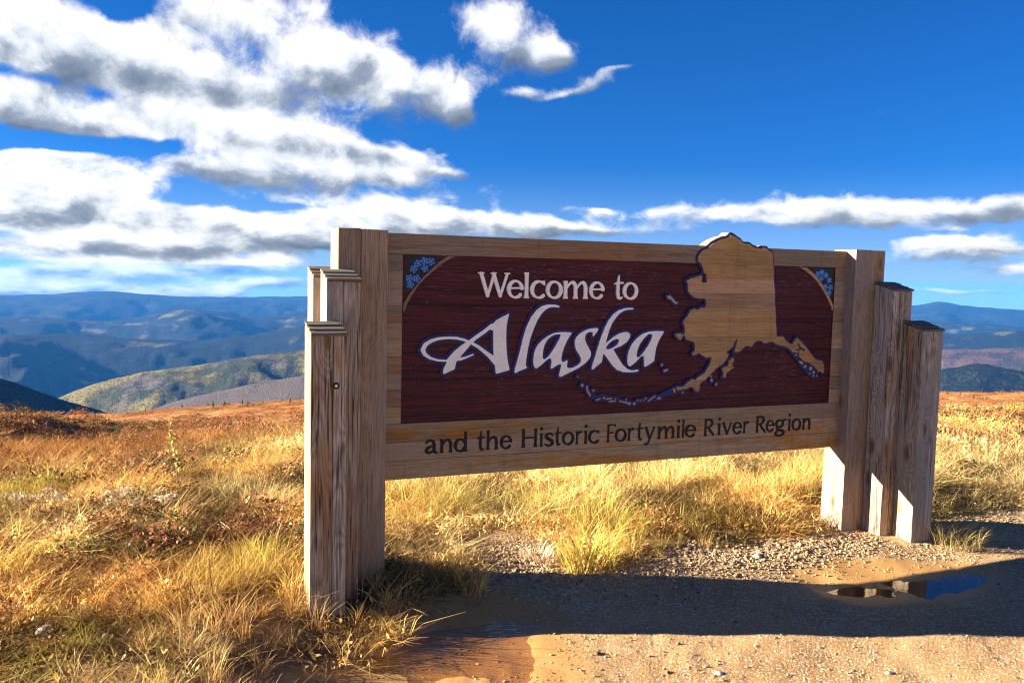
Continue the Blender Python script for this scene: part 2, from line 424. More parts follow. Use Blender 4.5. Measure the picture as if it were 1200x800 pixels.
def ridge(name, crest, dist, wf, wb, fall, mat, seed, rough, step=0.0035, base=None, skew=0.0):
    cz = np.array(crest)
    a = np.arange(cz[0, 0], cz[-1, 0] + 1e-6, step)
    el = np.interp(a, cz[:, 0], cz[:, 1])
    # round the corners of the traced line, then add tree-line and spur detail
    k = np.ones(5) / 5
    el = np.convolve(np.pad(el, 2, mode='edge'), k, 'valid')
    ss = np.concatenate([np.linspace(-1, 0, 34), np.linspace(0.06, 1, 10)])
    A, S = np.meshgrid(a, ss, indexing='ij')
    E = np.repeat(el[:, None], len(ss), 1)
    D = dist * (1 + skew * (A - a.mean()))
    zc = CAM_H + D * np.tan(E)
    W = np.where(S < 0, wf, wb)
    rr = D + S * W
    prof = np.where(S < 0, np.abs(S) ** 1.25, np.abs(S) ** 1.1)
    # spurs and gullies running down the flank
    u = A * dist
    gul = 1 - np.abs(2 * fbm(u / (wf * 0.55) + S * 0.9, S * 1.3 + seed, 4, seed) - 1)
    gul2 = 1 - np.abs(2 * fbm(u / (wf * 0.2) - S * 0.7, S * 2.6 + seed, 4, seed + 9) - 1)
    amp = np.clip(np.abs(S) * 2.2, 0, 1) * (1 - 0.4 * np.abs(S))
    rough = rough * 1.5
    z = zc - fall * prof + rough * amp * ((gul - 0.75) + 0.4 * (gul2 - 0.75))
    z = z + (fbm(u / (wf * 0.035), S * 30, 3, seed + 4) - 0.5) * rough * 0.05
    V = np.stack([rr * np.sin(A), rr * np.cos(A), z], -1).reshape(-1, 3)
    na, ns = A.shape
    i, j = np.meshgrid(np.arange(na - 1), np.arange(ns - 1), indexing='ij')
    F = np.stack([i * ns + j, (i + 1) * ns + j, (i + 1) * ns + j + 1, i * ns + j + 1], -1).reshape(-1, 4)
    me = mesh(name, V, F.tolist(), True)
    return tag(link(name, me, mat), kind='structure')

H1 = [(-1.4, -0.033), (-0.9, -0.036), (-0.65, -0.033), (-0.5376, -0.0351), (-0.4925, -0.0339), (-0.4611, -0.0309), (-0.441, -0.0298), (-0.4206, -0.0314), (-0.3785, -0.0345), (-0.3261, -0.0348), (-0.2347, -0.0325), (-0.1195, -0.0333), (0.0187, -0.0323), (0.1946, -0.0304), (0.3417, -0.0285), (0.4103, -0.0278), (0.4365, -0.025), (0.4509, -0.0222), (0.4619, -0.0182), (0.4708, -0.0218), (0.4981, -0.0244), (0.5356, -0.0254), (0.7, -0.028), (1.0, -0.026), (1.4, -0.03)]
H2 = [(-1.4, -0.055), (-0.9, -0.06), (-0.538, -0.0564), (-0.4929, -0.0575), (-0.448, -0.0615), (-0.4126, -0.0576), (-0.3675, -0.0473), (-0.3262, -0.0517), (-0.2901, -0.0575), (-0.2346, -0.0508), (-0.1193, -0.0451), (0.0488, -0.0473), (0.2886, -0.0436), (0.4439, -0.0409), (0.4836, -0.0399), (0.5367, -0.0433), (0.8, -0.05), (1.4, -0.05)]
H3 = [(-1.4, -0.07), (-0.8, -0.078), (-0.5384, -0.0734), (-0.4618, -0.0753), (-0.4069, -0.0804), (-0.3502, -0.0826), (-0.2901, -0.0761), (-0.2345, -0.0653), (-0.0994, -0.0674), (0.099, -0.0726), (0.2895, -0.0626), (0.4284, -0.056), (0.4648, -0.0559), (0.4996, -0.0505), (0.5369, -0.0458), (0.8, -0.06), (1.4, -0.07)]
H4 = [(-0.60, -0.19), (-0.53, -0.162), (-0.5099, -0.1509), (-0.4889, -0.1398), (-0.4626, -0.1295), (-0.4357, -0.1215), (-0.3963, -0.1143), (-0.3504, -0.1096), (-0.2901, -0.0989), (-0.2344, -0.0932), (-0.1188, -0.0825), (0.04, -0.0892), (0.1972, -0.0984), (0.3365, -0.1018), (0.5, -0.11)]
H5 = [(-0.50, -0.20), (-0.4221, -0.1643), (-0.4026, -0.157), (-0.3794, -0.1496), (-0.3505, -0.1422), (-0.2902, -0.1302), (-0.2343, -0.1212), (-0.1184, -0.1121), (0.0011, -0.1249), (0.1987, -0.1343), (0.35, -0.15)]
H6 = [(-1.2, -0.05), (-0.8, -0.07), (-0.5821, -0.1033), (-0.5393, -0.1177), (-0.5171, -0.1264), (-0.4889, -0.1398), (-0.4629, -0.1498), (-0.4361, -0.1591), (-0.4053, -0.1669), (-0.35, -0.19)]
HR1 = [(0.1, -0.11), (0.2909, -0.0939), (0.3791, -0.0797), (0.4293, -0.0731), (0.4656, -0.0692), (0.5006, -0.067), (0.5379, -0.0628), (0.6076, -0.0525), (0.9, -0.05), (1.4, -0.06)]
HR2 = [(0.2, -0.16), (0.3287, -0.1266), (0.3976, -0.1061), (0.4469, -0.0945), (0.4667, -0.0895), (0.5015, -0.0817), (0.5394, -0.0875), (0.6097, -0.085), (0.9, -0.09), (1.3, -0.11)]
FOR_SHADED = (0.008, 0.014, 0.011)  # forest colour darkened to carry the clouds' shadow on the hills
GOLD_SUNLIT = (0.22, 0.19, 0.055)  # golden birch, its pale tone also standing for sunlit patches
GREY = (0.115, 0.10, 0.10)
hm_far = hill_material('far_forest', FOR_SHADED, (0.09, 0.09, 0.05), (0.035, 0.033, 0.03), 0.2, 0.2, 1 / 900)
hm_mid = hill_material('valley_forest', FOR_SHADED, (0.15, 0.145, 0.06), (0.04, 0.037, 0.03), 0.42, 0.1, 1 / 330)  # pale patches double as painted sun between cloud shadows
hm_dark = hill_material('cloud_shaded_spruce', (0.006, 0.011, 0.009), (0.15, 0.14, 0.055), (0.03, 0.03, 0.022), 0.2, 0.1, 1 / 380)  # dark spruce with cloud shadow put into its colour
hm_gold = hill_material('sunlit_autumn_birch', (0.035, 0.045, 0.022), GOLD_SUNLIT, (0.12, 0.10, 0.09), 0.66, 0.36, 1 / 260)
hm_grey = hill_material('bare_shrub_slope', (0.06, 0.055, 0.04), (0.2, 0.15, 0.06), GREY, 0.15, 0.9, 1 / 160)
hm_rose = hill_material('autumn_heath_slope', (0.035, 0.03, 0.026), (0.22, 0.17, 0.09), (0.085, 0.052, 0.045), 0.3, 0.7, 1 / 450)
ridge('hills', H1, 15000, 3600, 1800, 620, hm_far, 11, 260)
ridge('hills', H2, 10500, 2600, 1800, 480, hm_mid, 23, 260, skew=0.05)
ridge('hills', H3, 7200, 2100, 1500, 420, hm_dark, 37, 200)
ridge('hills', H4, 3700, 900, 1000, 300, hm_gold, 41, 90, 0.002)
ridge('hills', H5, 2300, 700, 600, 180, hm_grey, 53, 30, 0.002)
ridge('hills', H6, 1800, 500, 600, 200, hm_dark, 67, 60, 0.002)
ridge('hills', HR1, 5600, 1500, 900, 350, hm_rose, 71, 120, 0.002)
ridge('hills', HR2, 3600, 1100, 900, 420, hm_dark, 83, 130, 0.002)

# haze --------------------------------------------------------------
hz, t = material('haze_air')
vol = t.n('ShaderNodeVolumePrincipled', {'Color': (0.05, 0.31, 1.0, 1), 'Density': 2.4e-5, 'Anisotropy': 0.0})
t.n('ShaderNodeOutputMaterial', {'Volume': vol.outputs[0]})
bmz = bmesh.new()
bmesh.ops.create_cube(bmz, size=1)
bmesh.ops.transform(bmz, matrix=Matrix.Diagonal((35200, 35200, 1)), verts=bmz.verts)
for v_ in bmz.verts: v_.co.z = 4.0 if v_.co.z > 0 else -1700.0
me = bpy.data.meshes.new('haze')
bmz.to_mesh(me)
haze = tag(link('haze', me, hz), kind='stuff')

# ------------------------------------------------------------------ outlines of the sign's carving, in millimetres on its face
MAP= [(2232, 1969), (2264, 1955), (2298, 1940), (2315, 1924), (2337, 1914), (2375, 1914), (2396, 1900), (2435, 1891), (2465, 1887), (2481, 1896), (2511, 1893), (2538, 1873), (2557, 1867), (2569, 1830), (2584, 1692), (2597, 1589), (2604, 1519), (2619, 1394), (2624, 1336), (2628, 1325), (2646, 1319), (2670, 1323), (2685, 1319), (2700, 1296), (2726, 1279), (2757, 1266), (2769, 1273), (2776, 1287), (2789, 1304), (2801, 1313), (2814, 1301), (2848, 1272), (2886, 1246), (2910, 1217), (2937, 1188), (2965, 1167), (2995, 1158), (3017, 1155), (3033, 1137), (3044, 1111), (3040, 1085), (3036, 1066), (3028, 1077), (3014, 1083), (2996, 1080), (2984, 1095), (2961, 1116), (2934, 1134), (2907, 1146), (2878, 1149), (2855, 1164), (2836, 1178), (2821, 1187), (2818, 1204), (2809, 1213), (2787, 1216), (2766, 1217), (2751, 1231), (2728, 1245), (2699, 1254), (2664, 1263), (2628, 1272), (2613, 1283), (2592, 1286), (2564, 1284), (2530, 1276), (2519, 1290), (2495, 1298), (2474, 1296), (2448, 1282), (2438, 1263), (2422, 1255), (2404, 1266), (2381, 1261), (2361, 1245), (2342, 1228), (2316, 1223), (2295, 1224), (2302, 1258), (2312, 1299), (2309, 1314), (2292, 1285), (2281, 1261), (2253, 1241), (2235, 1226), (2254, 1210), (2243, 1190), (2220, 1163), (2213, 1154), (2181, 1135), (2155, 1119), (2140, 1104), (2118, 1088), (2093, 1067), (2077, 1051), (2055, 1043), (2039, 1030), (2037, 1008), (2035, 981), (2026, 976), (2006, 985), (1992, 1002), (1976, 1013), (1954, 1008), (1929, 998), (1897, 991), (1875, 992), (1865, 1003), (1868, 1014), (1890, 1013), (1921, 1017), (1940, 1033), (1955, 1049), (1977, 1059), (2009, 1055), (2021, 1069), (2053, 1087), (2078, 1100), (2090, 1121), (2108, 1148), (2117, 1164), (2120, 1185), (2119, 1196), (2099, 1196), (2079, 1192), (2054, 1204), (2033, 1221), (2017, 1221), (2001, 1214), (1982, 1209), (1971, 1222), (1986, 1235), (1992, 1252), (1988, 1282), (1983, 1295), (1953, 1299), (1925, 1309), (1912, 1329), (1896, 1333), (1882, 1306), (1862, 1313), (1841, 1340), (1853, 1346), (1876, 1348), (1892, 1339), (1904, 1341), (1913, 1356), (1910, 1382), (1897, 1409), (1896, 1422), (1915, 1439), (1941, 1472), (1944, 1489), (1964, 1495), (1975, 1501), (1996, 1492), (2011, 1499), (2027, 1509), (2055, 1512), (2064, 1529), (2058, 1553), (2044, 1566), (2024, 1562), (2000, 1565), (1976, 1568), (1952, 1585), (1931, 1601), (1922, 1627), (1921, 1654), (1908, 1673), (1939, 1687), (1986, 1701), (2017, 1708), (2026, 1695), (2019, 1675), (2027, 1662), (2059, 1663), (2060, 1689), (2053, 1716), (2032, 1729), (2031, 1748), (2022, 1768), (2004, 1787), (1989, 1800), (1991, 1827), (2002, 1847), (2025, 1864), (2057, 1875), (2072, 1889), (2091, 1906), (2111, 1917), (2143, 1931), (2175, 1942), (2207, 1947), (2223, 1957)]
KODIAK= [(2280, 1191), (2298, 1174), (2286, 1155), (2280, 1144), (2297, 1127), (2281, 1117), (2262, 1103), (2239, 1093), (2233, 1074), (2234, 1060), (2208, 1064), (2217, 1077), (2219, 1093), (2203, 1113), (2217, 1129), (2243, 1137), (2256, 1150), (2253, 1169), (2271, 1180)]
LAWR= [(1771, 1576), (1791, 1581), (1811, 1567), (1832, 1544), (1852, 1538), (1844, 1528), (1825, 1533), (1804, 1554), (1781, 1560)]
ISLES= [[(1204, 1044, 8.8)], [(1236, 1035, 5.0), (1240, 1010, 5.5), (1259, 982, 5.6)], [(1281, 1010, 6.7)], [(1304, 952, 4.5), (1329, 960, 3.9)], [(1354, 963, 6.7)], [(1370, 956, 4.5), (1405, 957, 4.5)], [(1393, 941, 4.5), (1431, 941, 4.5)], [(1434, 954, 5.1)], [(1508, 946, 4.5)], [(1463, 940, 4.0), (1519, 927, 5.1)], [(1533, 921, 8.0)], [(1566, 920, 8.6)], [(1589, 938, 4.6)], [(1608, 937, 4.6)], [(1631, 939, 4.6)], [(1647, 948, 5.7)], [(1666, 933, 4.6), (1711, 960, 5.2)], [(1732, 943, 4.6), (1745, 950, 5.8), (1752, 946, 4.6)], [(1848, 999, 6.4), (1854, 984, 6.4)], [(1754, 1154, 8.0)], [(1775, 1116, 6.9), (1795, 1122, 5.2)], [(1172, 1095, 4.9)], [(1914, 978, 6.4)], [(2122, 1074, 7.1)], [(2128, 1052, 6.0), (2132, 1043, 6.0)], [(2167, 1021, 7.7)], [(2799, 1199, 6.8)], [(2834, 1153, 7.4), (2853, 1141, 9.2)], [(2880, 1120, 10.9)], [(2928, 1105, 12.7)], [(2956, 1078, 9.8)], [(2923, 1072, 5.2)], [(2956, 1055, 5.8)], [(2985, 1054, 5.8)]]
CUTS= [[(2809, 1270, 6.3), (2829, 1244, 6.8), (2862, 1229, 6.9)], [(2790, 1230, 4.0), (2829, 1238, 4.0)], [(2818, 1236, 4.6), (2818, 1184, 4.6)]]
SEA= [[(1198, 1045, 15.5), (1239, 1027, 13.9), (1256, 987, 15.6), (1307, 963, 15.6), (1344, 968, 22.4), (1402, 949, 18.0), (1453, 947, 14.1), (1519, 927, 14.8), (1568, 920, 16.0), (1623, 941, 12.6), (1675, 944, 18.4), (1742, 951, 17.3), (1788, 972, 17.4), (1835, 985, 22.1), (1882, 989, 17.5)], [(2781, 1205, 14.2), (2826, 1173, 22.9), (2872, 1132, 28.7), (2926, 1091, 34.6), (2957, 1061, 28.9)]]
ALA= {'A': {'st': [[(621, 1399, 9.9), (579, 1366, 10.6), (534, 1337, 10.5), (496, 1309, 11.8), (455, 1275, 19.6), (415, 1237, 24.8), (384, 1201, 26.1)], [(512, 1237, 4.0), (470, 1221, 5.9), (436, 1212, 7.9), (412, 1211, 7.8)], [(367, 1204, 5.2), (306, 1208, 5.8), (262, 1221, 7.7), (231, 1243, 10.9), (219, 1266, 12.8), (234, 1296, 11.6), (267, 1316, 9.7), (311, 1328, 7.7), (365, 1332, 7.1), (416, 1329, 7.2), (458, 1319, 7.2), (496, 1304, 7.2), (539, 1282, 8.6), (582, 1251, 9.9), (618, 1224, 13.3), (651, 1186, 13.3)]], 'po': [[(727, 1467), (717, 1432), (711, 1392), (710, 1332), (713, 1279), (720, 1218), (728, 1178), (736, 1150), (732, 1143), (692, 1134), (657, 1125), (651, 1132), (648, 1160), (643, 1193), (636, 1227), (633, 1300), (632, 1369), (614, 1376), (614, 1392), (631, 1412), (652, 1431), (684, 1448)], [(357, 1192), (381, 1221), (415, 1224), (422, 1210), (412, 1196), (408, 1172), (406, 1157), (375, 1145), (343, 1131), (337, 1138), (341, 1163)]]}, 'l': {'st': [], 'po': [[(1043, 1507), (1036, 1501), (1007, 1505), (979, 1502), (953, 1489), (929, 1467), (903, 1428), (881, 1380), (860, 1321), (847, 1262), (838, 1203), (836, 1167), (848, 1157), (829, 1148), (798, 1138), (775, 1126), (767, 1131), (769, 1150), (783, 1197), (801, 1263), (814, 1322), (834, 1388), (865, 1450), (900, 1490), (932, 1511), (968, 1519), (1009, 1519), (1038, 1513)]]}, 'as': {'st': [], 'po': [[(1128, 1354), (1120, 1343), (1107, 1325), (1092, 1299), (1079, 1270), (1069, 1238), (1063, 1209), (1065, 1191), (1073, 1183), (1084, 1185), (1102, 1196), (1105, 1184), (1101, 1168), (1103, 1152), (1117, 1146), (1145, 1151), (1172, 1164), (1192, 1180), (1194, 1199), (1186, 1218), (1169, 1240), (1155, 1263), (1150, 1286), (1149, 1308), (1159, 1330), (1184, 1353), (1215, 1369), (1247, 1379), (1280, 1383), (1299, 1381), (1303, 1376), (1297, 1362), (1283, 1346), (1272, 1333), (1267, 1333), (1269, 1350), (1260, 1359), (1243, 1359), (1225, 1350), (1216, 1336), (1215, 1316), (1225, 1291), (1242, 1266), (1257, 1239), (1259, 1220), (1247, 1198), (1218, 1170), (1181, 1148), (1136, 1128), (1100, 1113), (1064, 1097), (1055, 1098), (1051, 1106), (1057, 1128), (1065, 1161), (1060, 1171), (1044, 1169), (1022, 1157), (1002, 1146), (996, 1150), (999, 1166), (1001, 1194), (994, 1207), (985, 1207), (963, 1193), (932, 1167), (906, 1150), (895, 1153), (886, 1168), (883, 1197), (887, 1229), (894, 1261), (911, 1288), (937, 1314), (972, 1338), (1011, 1354), (1047, 1359), (1088, 1359), (1119, 1358)]], 'ho': [[(1057, 1345), (1039, 1347), (1016, 1344), (990, 1332), (968, 1312), (953, 1288), (945, 1260), (942, 1232), (942, 1210), (951, 1202), (965, 1207), (984, 1223), (1008, 1255), (1031, 1291), (1050, 1325)]]}, 'k': {'st': [], 'po': [[(1541, 1497), (1536, 1493), (1503, 1492), (1473, 1485), (1444, 1468), (1419, 1442), (1394, 1408), (1376, 1365), (1364, 1324), (1355, 1293), (1371, 1301), (1410, 1330), (1449, 1350), (1482, 1357), (1508, 1356), (1524, 1343), (1520, 1320), (1501, 1297), (1465, 1274), (1426, 1260), (1409, 1255), (1441, 1208), (1476, 1161), (1510, 1134), (1544, 1123), (1586, 1128), (1592, 1122), (1579, 1115), (1531, 1112), (1484, 1115), (1444, 1127), (1410, 1153), (1375, 1195), (1351, 1224), (1341, 1227), (1336, 1198), (1333, 1178), (1305, 1159), (1275, 1135), (1267, 1138), (1269, 1156), (1287, 1211), (1304, 1268), (1325, 1330), (1346, 1382), (1370, 1428), (1401, 1465), (1437, 1488), (1476, 1500), (1516, 1503), (1537, 1501)]], 'ho': [[(1360, 1257), (1361, 1270), (1375, 1287), (1401, 1307), (1430, 1317), (1447, 1312), (1447, 1298), (1432, 1278), (1402, 1261), (1376, 1254)]]}, 'a2': {'st': [], 'po': [[(1762, 1358), (1757, 1348), (1738, 1321), (1722, 1292), (1709, 1257), (1703, 1209), (1698, 1177), (1672, 1161), (1637, 1143), (1630, 1149), (1628, 1193), (1622, 1212), (1605, 1208), (1569, 1174), (1530, 1148), (1518, 1154), (1510, 1178), (1511, 1213), (1519, 1247), (1538, 1285), (1570, 1320), (1610, 1346), (1657, 1360), (1705, 1362), (1757, 1361)]], 'ho': [[(1682, 1336), (1671, 1345), (1651, 1343), (1621, 1319), (1592, 1282), (1577, 1247), (1572, 1214), (1581, 1200), (1595, 1205), (1625, 1237), (1654, 1275), (1676, 1313)]]}}
ARC_L= [(372, 1784), (340, 1770), (296, 1738), (258, 1702), (215, 1660), (175, 1616), (140, 1569), (110, 1520), (106, 1479)]
ARC_LO= [(429, 1788), (379, 1771), (331, 1742), (282, 1703), (235, 1663), (192, 1618), (159, 1572), (131, 1521), (113, 1470)]
ARC_R= [(2797, 1782), (2859, 1752), (2923, 1713), (2974, 1669), (3018, 1621), (3056, 1573), (3087, 1525), (3108, 1477), (3114, 1449)]
ARC_RO= [(2858, 1775), (2903, 1750), (2943, 1722), (2987, 1680), (3032, 1627), (3066, 1584), (3093, 1541), (3113, 1504)]
FLOW_L= [(186, 1735), (224, 1750), (261, 1747), (227, 1709), (163, 1705), (140, 1654), (180, 1654), (146, 1620)]
FLOW_R= [(2958, 1735), (2991, 1747), (3027, 1729), (2987, 1704), (3060, 1697), (3029, 1651), (3074, 1649), (3063, 1611)]
WELCOME= [('W', 533, 730), ('e', 711, 815), ('l', 816, 848), ('c', 855, 949), ('o', 954, 1063), ('m', 1065, 1229), ('e', 1237, 1340), ('t', 1404, 1469), ('o', 1464, 1572)]
REGION= [('a', 240, 318), ('n', 327, 403), ('d', 409, 491), ('t', 548, 597), ('h', 603, 678), ('e', 688, 764), ('H', 822, 925), ('i', 939, 961), ('s', 969, 1032), ('t', 1036, 1078), ('o', 1083, 1166), ('r', 1174, 1218), ('i', 1231, 1254), ('c', 1257, 1334), ('F', 1385, 1447), ('o', 1441, 1525), ('r', 1531, 1579), ('t', 1594, 1640), ('y', 1649, 1729), ('m', 1746, 1872), ('i', 1887, 1911), ('l', 1924, 1945), ('e', 1946, 2033), ('R', 2091, 2174), ('i', 2197, 2222), ('v', 2230, 2310), ('e', 2314, 2390), ('r', 2398, 2443), ('R', 2499, 2583), ('e', 2583, 2653), ('g', 2656, 2752), ('i', 2765, 2790), ('o', 2796, 2879), ('n', 2887, 2960)]

# ------------------------------------------------------------------ wood
def wood(name, axis, dark, mid, light, stain, grey, staina=0.5, knots=True, cracks=1.0, relief=1.0, ringf=230.0, ringa=0.2, var=0.35, washa=0.42):
    """sawn timber: grain along the given axis, in the sign's own coordinates"""
    m, t = material(name)
    co = t.n('ShaderNodeTexCoord').outputs['Object']
    rnd = t.n('ShaderNodeObjectInfo').outputs['Random']
    off = t.xyz(t.m('MULTIPLY', rnd, 37.0), t.m('MULTIPLY', rnd, 91.0), t.m('MULTIPLY', rnd, 53.0))
    long_, across = (0.75, 6.0)
    sc = [across, across, across]
    sc[axis] = long_
    q = t.v('ADD', t.v('MULTIPLY', co, tuple(sc)), off)
    base = t.noise(q, 0.62, 2.5, 0.45, 0.35)
    if knots:
        ksc = [7.0, 7.0, 7.0]
        ksc[axis] = 2.6
        kq = t.v('ADD', t.v('MULTIPLY', co, tuple(ksc)), off)
        kd = t.vor(kq, 1.0, rand=0.85)
        knot = t.rng(kd, 0.21, 0.09)
        ring = t.m('MULTIPLY', t.m('EXPONENT', t.m('MULTIPLY', t.m('MULTIPLY', kd, kd), -9.0)), 0.16)
        base = t.m('ADD', base, ring)
    rings = t.m('SINE', t.m('MULTIPLY', base, ringf))
    rings = t.m('MULTIPLY_ADD', rings, 0.5, 0.5)
    fs = [150.0, 150.0, 150.0]
    fs[axis] = 5.0
    fib = t.noise(t.v('ADD', t.v('MULTIPLY', co, tuple(fs)), off), 1.0, 4, 0.65)
    fs2 = [420.0, 420.0, 420.0]
    fs2[axis] = 16.0
    fib2 = t.noise(t.v('ADD', t.v('MULTIPLY', co, tuple(fs2)), off), 1.0, 2, 0.6)
    gr = t.m('ADD', t.m('MULTIPLY', rings, ringa), t.m('MULTIPLY', t.m('SUBTRACT', t.m('ADD', t.m('MULTIPLY', fib, 0.65), t.m('MULTIPLY', fib2, 0.35)), 0.5), 1.5))
    gr = t.m('ADD', gr, 0.5 - ringa * 0.5)
    c = t.ramp(gr, [(0.22, dark), (0.5, mid), (0.85, light)])
    bl = [3.2, 3.2, 3.2]
    bl[axis] = 0.8
    blot = t.noise(t.v('ADD', t.v('MULTIPLY', co, tuple(bl)), off), 1.0, 5, 0.65)
    c = t.mix(t.m('MULTIPLY', t.rng(blot, 0.5, 0.62), staina), c, t.mix(0.75, c, stain))
    c = t.mix(t.m('MULTIPLY', t.rng(blot, 0.49, 0.38), 0.8), c, t.mix(0.6, c, grey))
    wash = t.noise(t.v('ADD', t.v('MULTIPLY', co, tuple(v_ * 4 for v_ in bl)), off), 1.0, 4, 0.7)
    c = t.mix(t.m('MULTIPLY', t.rng(wash, 0.44, 0.3), washa), c, t.mix(0.5, c, (0.03, 0.02, 0.014)))
    # board to board difference
    hsv = t.n('ShaderNodeHueSaturation', {'Color': c, 'Saturation': t.m('MULTIPLY_ADD', rnd, 0.3, 0.9), 'Hue': t.m('MULTIPLY_ADD', rnd, 0.012, 0.494), 'Value': t.m('MULTIPLY_ADD', t.m('FRACT', t.m('MULTIPLY', rnd, 7.31)), var, 1.02 - var * 0.5)})
    c = hsv.outputs[0]
    cs = [46.0, 46.0, 46.0]
    cs[axis] = 0.9
    cr = t.noise(t.v('ADD', t.v('MULTIPLY', co, tuple(cs)), off), 1.0, 2.0, 0.5)
    crack = t.m('MULTIPLY', t.rng(t.m('ABSOLUTE', t.m('SUBTRACT', cr, 0.5)), 0.026, 0.006), t.rng(blot, 0.36, 0.54))
    crack = t.m('MULTIPLY', crack, cracks)
    c = t.mix(t.m('MULTIPLY', crack, 0.85), c, (0.015, 0.011, 0.008))
    # rain streaks running down the face
    stk = t.noise(t.v('MULTIPLY', co, (26, 26, 1.1)), 1.0, 4, 0.6)
    c = t.mix(t.m('MULTIPLY', t.rng(stk, 0.54, 0.72), 0.32), c, t.mix(0.7, c, (0.06, 0.04, 0.025)))
    if knots: c = t.mix(t.m('MULTIPLY', knot, 0.75), c, t.mix(t.rng(kd, 0.10, 0.03), (0.17, 0.075, 0.03), (0.03, 0.016, 0.01)))
    # runs and dirt specks
    sp = t.noise(co, 170, 2, 0.5)
    c = t.mix(t.m('MULTIPLY', t.rng(sp, 0.66, 0.74), 0.35), c, (0.02, 0.015, 0.012))
    h = t.m('SUBTRACT', t.m('MULTIPLY', gr, 0.7), t.m('MULTIPLY', crack, 2.0))
    n = t.bump(h, 0.55 * relief, 0.004)
    finish(t, bsdf(t, c, 0.82, n, 0.22))
    return m
M_POST = wood('weathered_post', 2, (0.21, 0.165, 0.12), (0.43, 0.35, 0.265), (0.60, 0.51, 0.41), (0.36, 0.155, 0.05), (0.22, 0.20, 0.18), 0.7, True, 1.0, 1.0, 190.0, 0.24, 0.25, 0.25)
M_POST2 = wood('dusty_post', 2, (0.19, 0.138, 0.092), (0.34, 0.255, 0.175), (0.47, 0.37, 0.265), (0.27, 0.15, 0.07), (0.24, 0.21, 0.18), 0.5, True, 0.4, 0.7, 200.0, 0.10)
M_PLANK = wood('sign_plank', 0, (0.20, 0.135, 0.08), (0.33, 0.235, 0.15), (0.46, 0.345, 0.24), (0.36, 0.16, 0.04), (0.235, 0.2, 0.155), 0.85, False, 0.3, 0.6, 200.0, 0.10, 0.6)
M_MAP = wood('map_wood', 0, (0.27, 0.165, 0.082), (0.42, 0.27, 0.14), (0.55, 0.38, 0.225), (0.40, 0.18, 0.05), (0.29, 0.205, 0.12), 0.6, False, 0.2, 0.5, 200.0, 0.08, 0.4)
M_CAP = wood('cap_board', 0, (0.06, 0.053, 0.045), (0.13, 0.114, 0.096), (0.22, 0.195, 0.165), (0.2, 0.12, 0.06), (0.13, 0.13, 0.13), 0.4, False, 0.6)
# oxblood paint on the sandblasted field, worn to bare grey wood along the raised grain
M_FIELD, t = material('oxblood_field')
co = t.n('ShaderNodeTexCoord').outputs['Object']
rnd = t.n('ShaderNodeObjectInfo').outputs['Random']
q = t.v('ADD', t.v('MULTIPLY', co, (2.2, 10, 95)), t.xyz(t.m('MULTIPLY', rnd, 31.0), 0.0, t.m('MULTIPLY', rnd, 17.0)))
g1 = t.noise(q, 1.0, 5, 0.62)
g2 = t.noise(t.v('MULTIPLY', q, (4.5, 1, 2.4)), 1.0, 4, 0.6)
blot = t.noise(t.v('MULTIPLY', co, (2.0, 3, 5)), 1.0, 5, 0.6)
c = t.ramp(g1, [(0.3, (0.022, 0.004, 0.005)), (0.48, (0.066, 0.008, 0.011)), (0.72, (0.12, 0.018, 0.022))])
groove = t.m('MAXIMUM', t.rng(g1, 0.42, 0.34), t.m('MULTIPLY', t.rng(t.noise(t.v('MULTIPLY', co, (0.5, 10, 34)), 1.0, 3, 0.55), 0.43, 0.36), 0.95))
c = t.mix(t.m('MULTIPLY', groove, 0.75), c, (0.008, 0.003, 0.003))
worn = t.m('MULTIPLY', t.rng(g2, 0.58, 0.70), t.rng(blot, 0.46, 0.62))
c = t.mix(t.m('MULTIPLY', worn, 0.75), c, (0.32, 0.22, 0.19))
spk = t.rng(t.noise(t.v('MULTIPLY', co, (60, 60, 110)), 1.0, 2, 0.5), 0.71, 0.76)
c = t.mix(t.m('MULTIPLY', spk, 0.5), c, (0.35, 0.27, 0.24))
n = t.bump(t.m('ADD', g1, t.m('MULTIPLY', g2, 0.35)), 0.9, 0.006)
finish(t, bsdf(t, c, 0.62, n, 0.3))
def paint(name, col, var=0.12, rough=0.55):
    m, t = material(name)
    co = t.n('ShaderNodeTexCoord').outputs['Object']
    v = t.noise(t.v('MULTIPLY', co, (14, 14, 40)), 1.0, 5, 0.6)
    s = t.noise(co, 160, 3, 0.6)
    c = t.mix(t.rng(v, 0.35, 0.7), tuple(k * (1 - var) for k in col), tuple(min(1, k * (1 + var)) for k in col))
    c = t.mix(t.m('MULTIPLY', t.rng(s, 0.68, 0.75), 0.4), c, tuple(k * 0.3 for k in col))
    finish(t, bsdf(t, c, rough, t.bump(v, 0.3, 0.002), 0.35))
    return m
M_WHITE = paint('cream_letter_paint', (0.93, 0.89, 0.80), 0.05)
M_NAVY = paint('navy_outline_paint', (0.016, 0.018, 0.12), 0.2)
M_BLACK = paint('black_letter_stain', (0.013, 0.009, 0.008), 0.3, 0.7)
M_GREEN = paint('dark_green_paint', (0.012, 0.022, 0.02), 0.3)
M_PETAL = paint('blue_petal_paint', (0.07, 0.27, 0.75), 0.15)
M_EYE = paint('white_eye_paint', (0.75, 0.72, 0.62), 0.05)
M_ISLE = paint('bare_island_wood', (0.42, 0.30, 0.20), 0.15)
M_IRON = paint('rusty_bolt', (0.03, 0.024, 0.02), 0.3, 0.45)
M_ZINC, t = material('galvanised_bolt')
finish(t, bsdf(t, (0.7, 0.7, 0.7), 0.3, None, 0.5, Metallic=0.8))

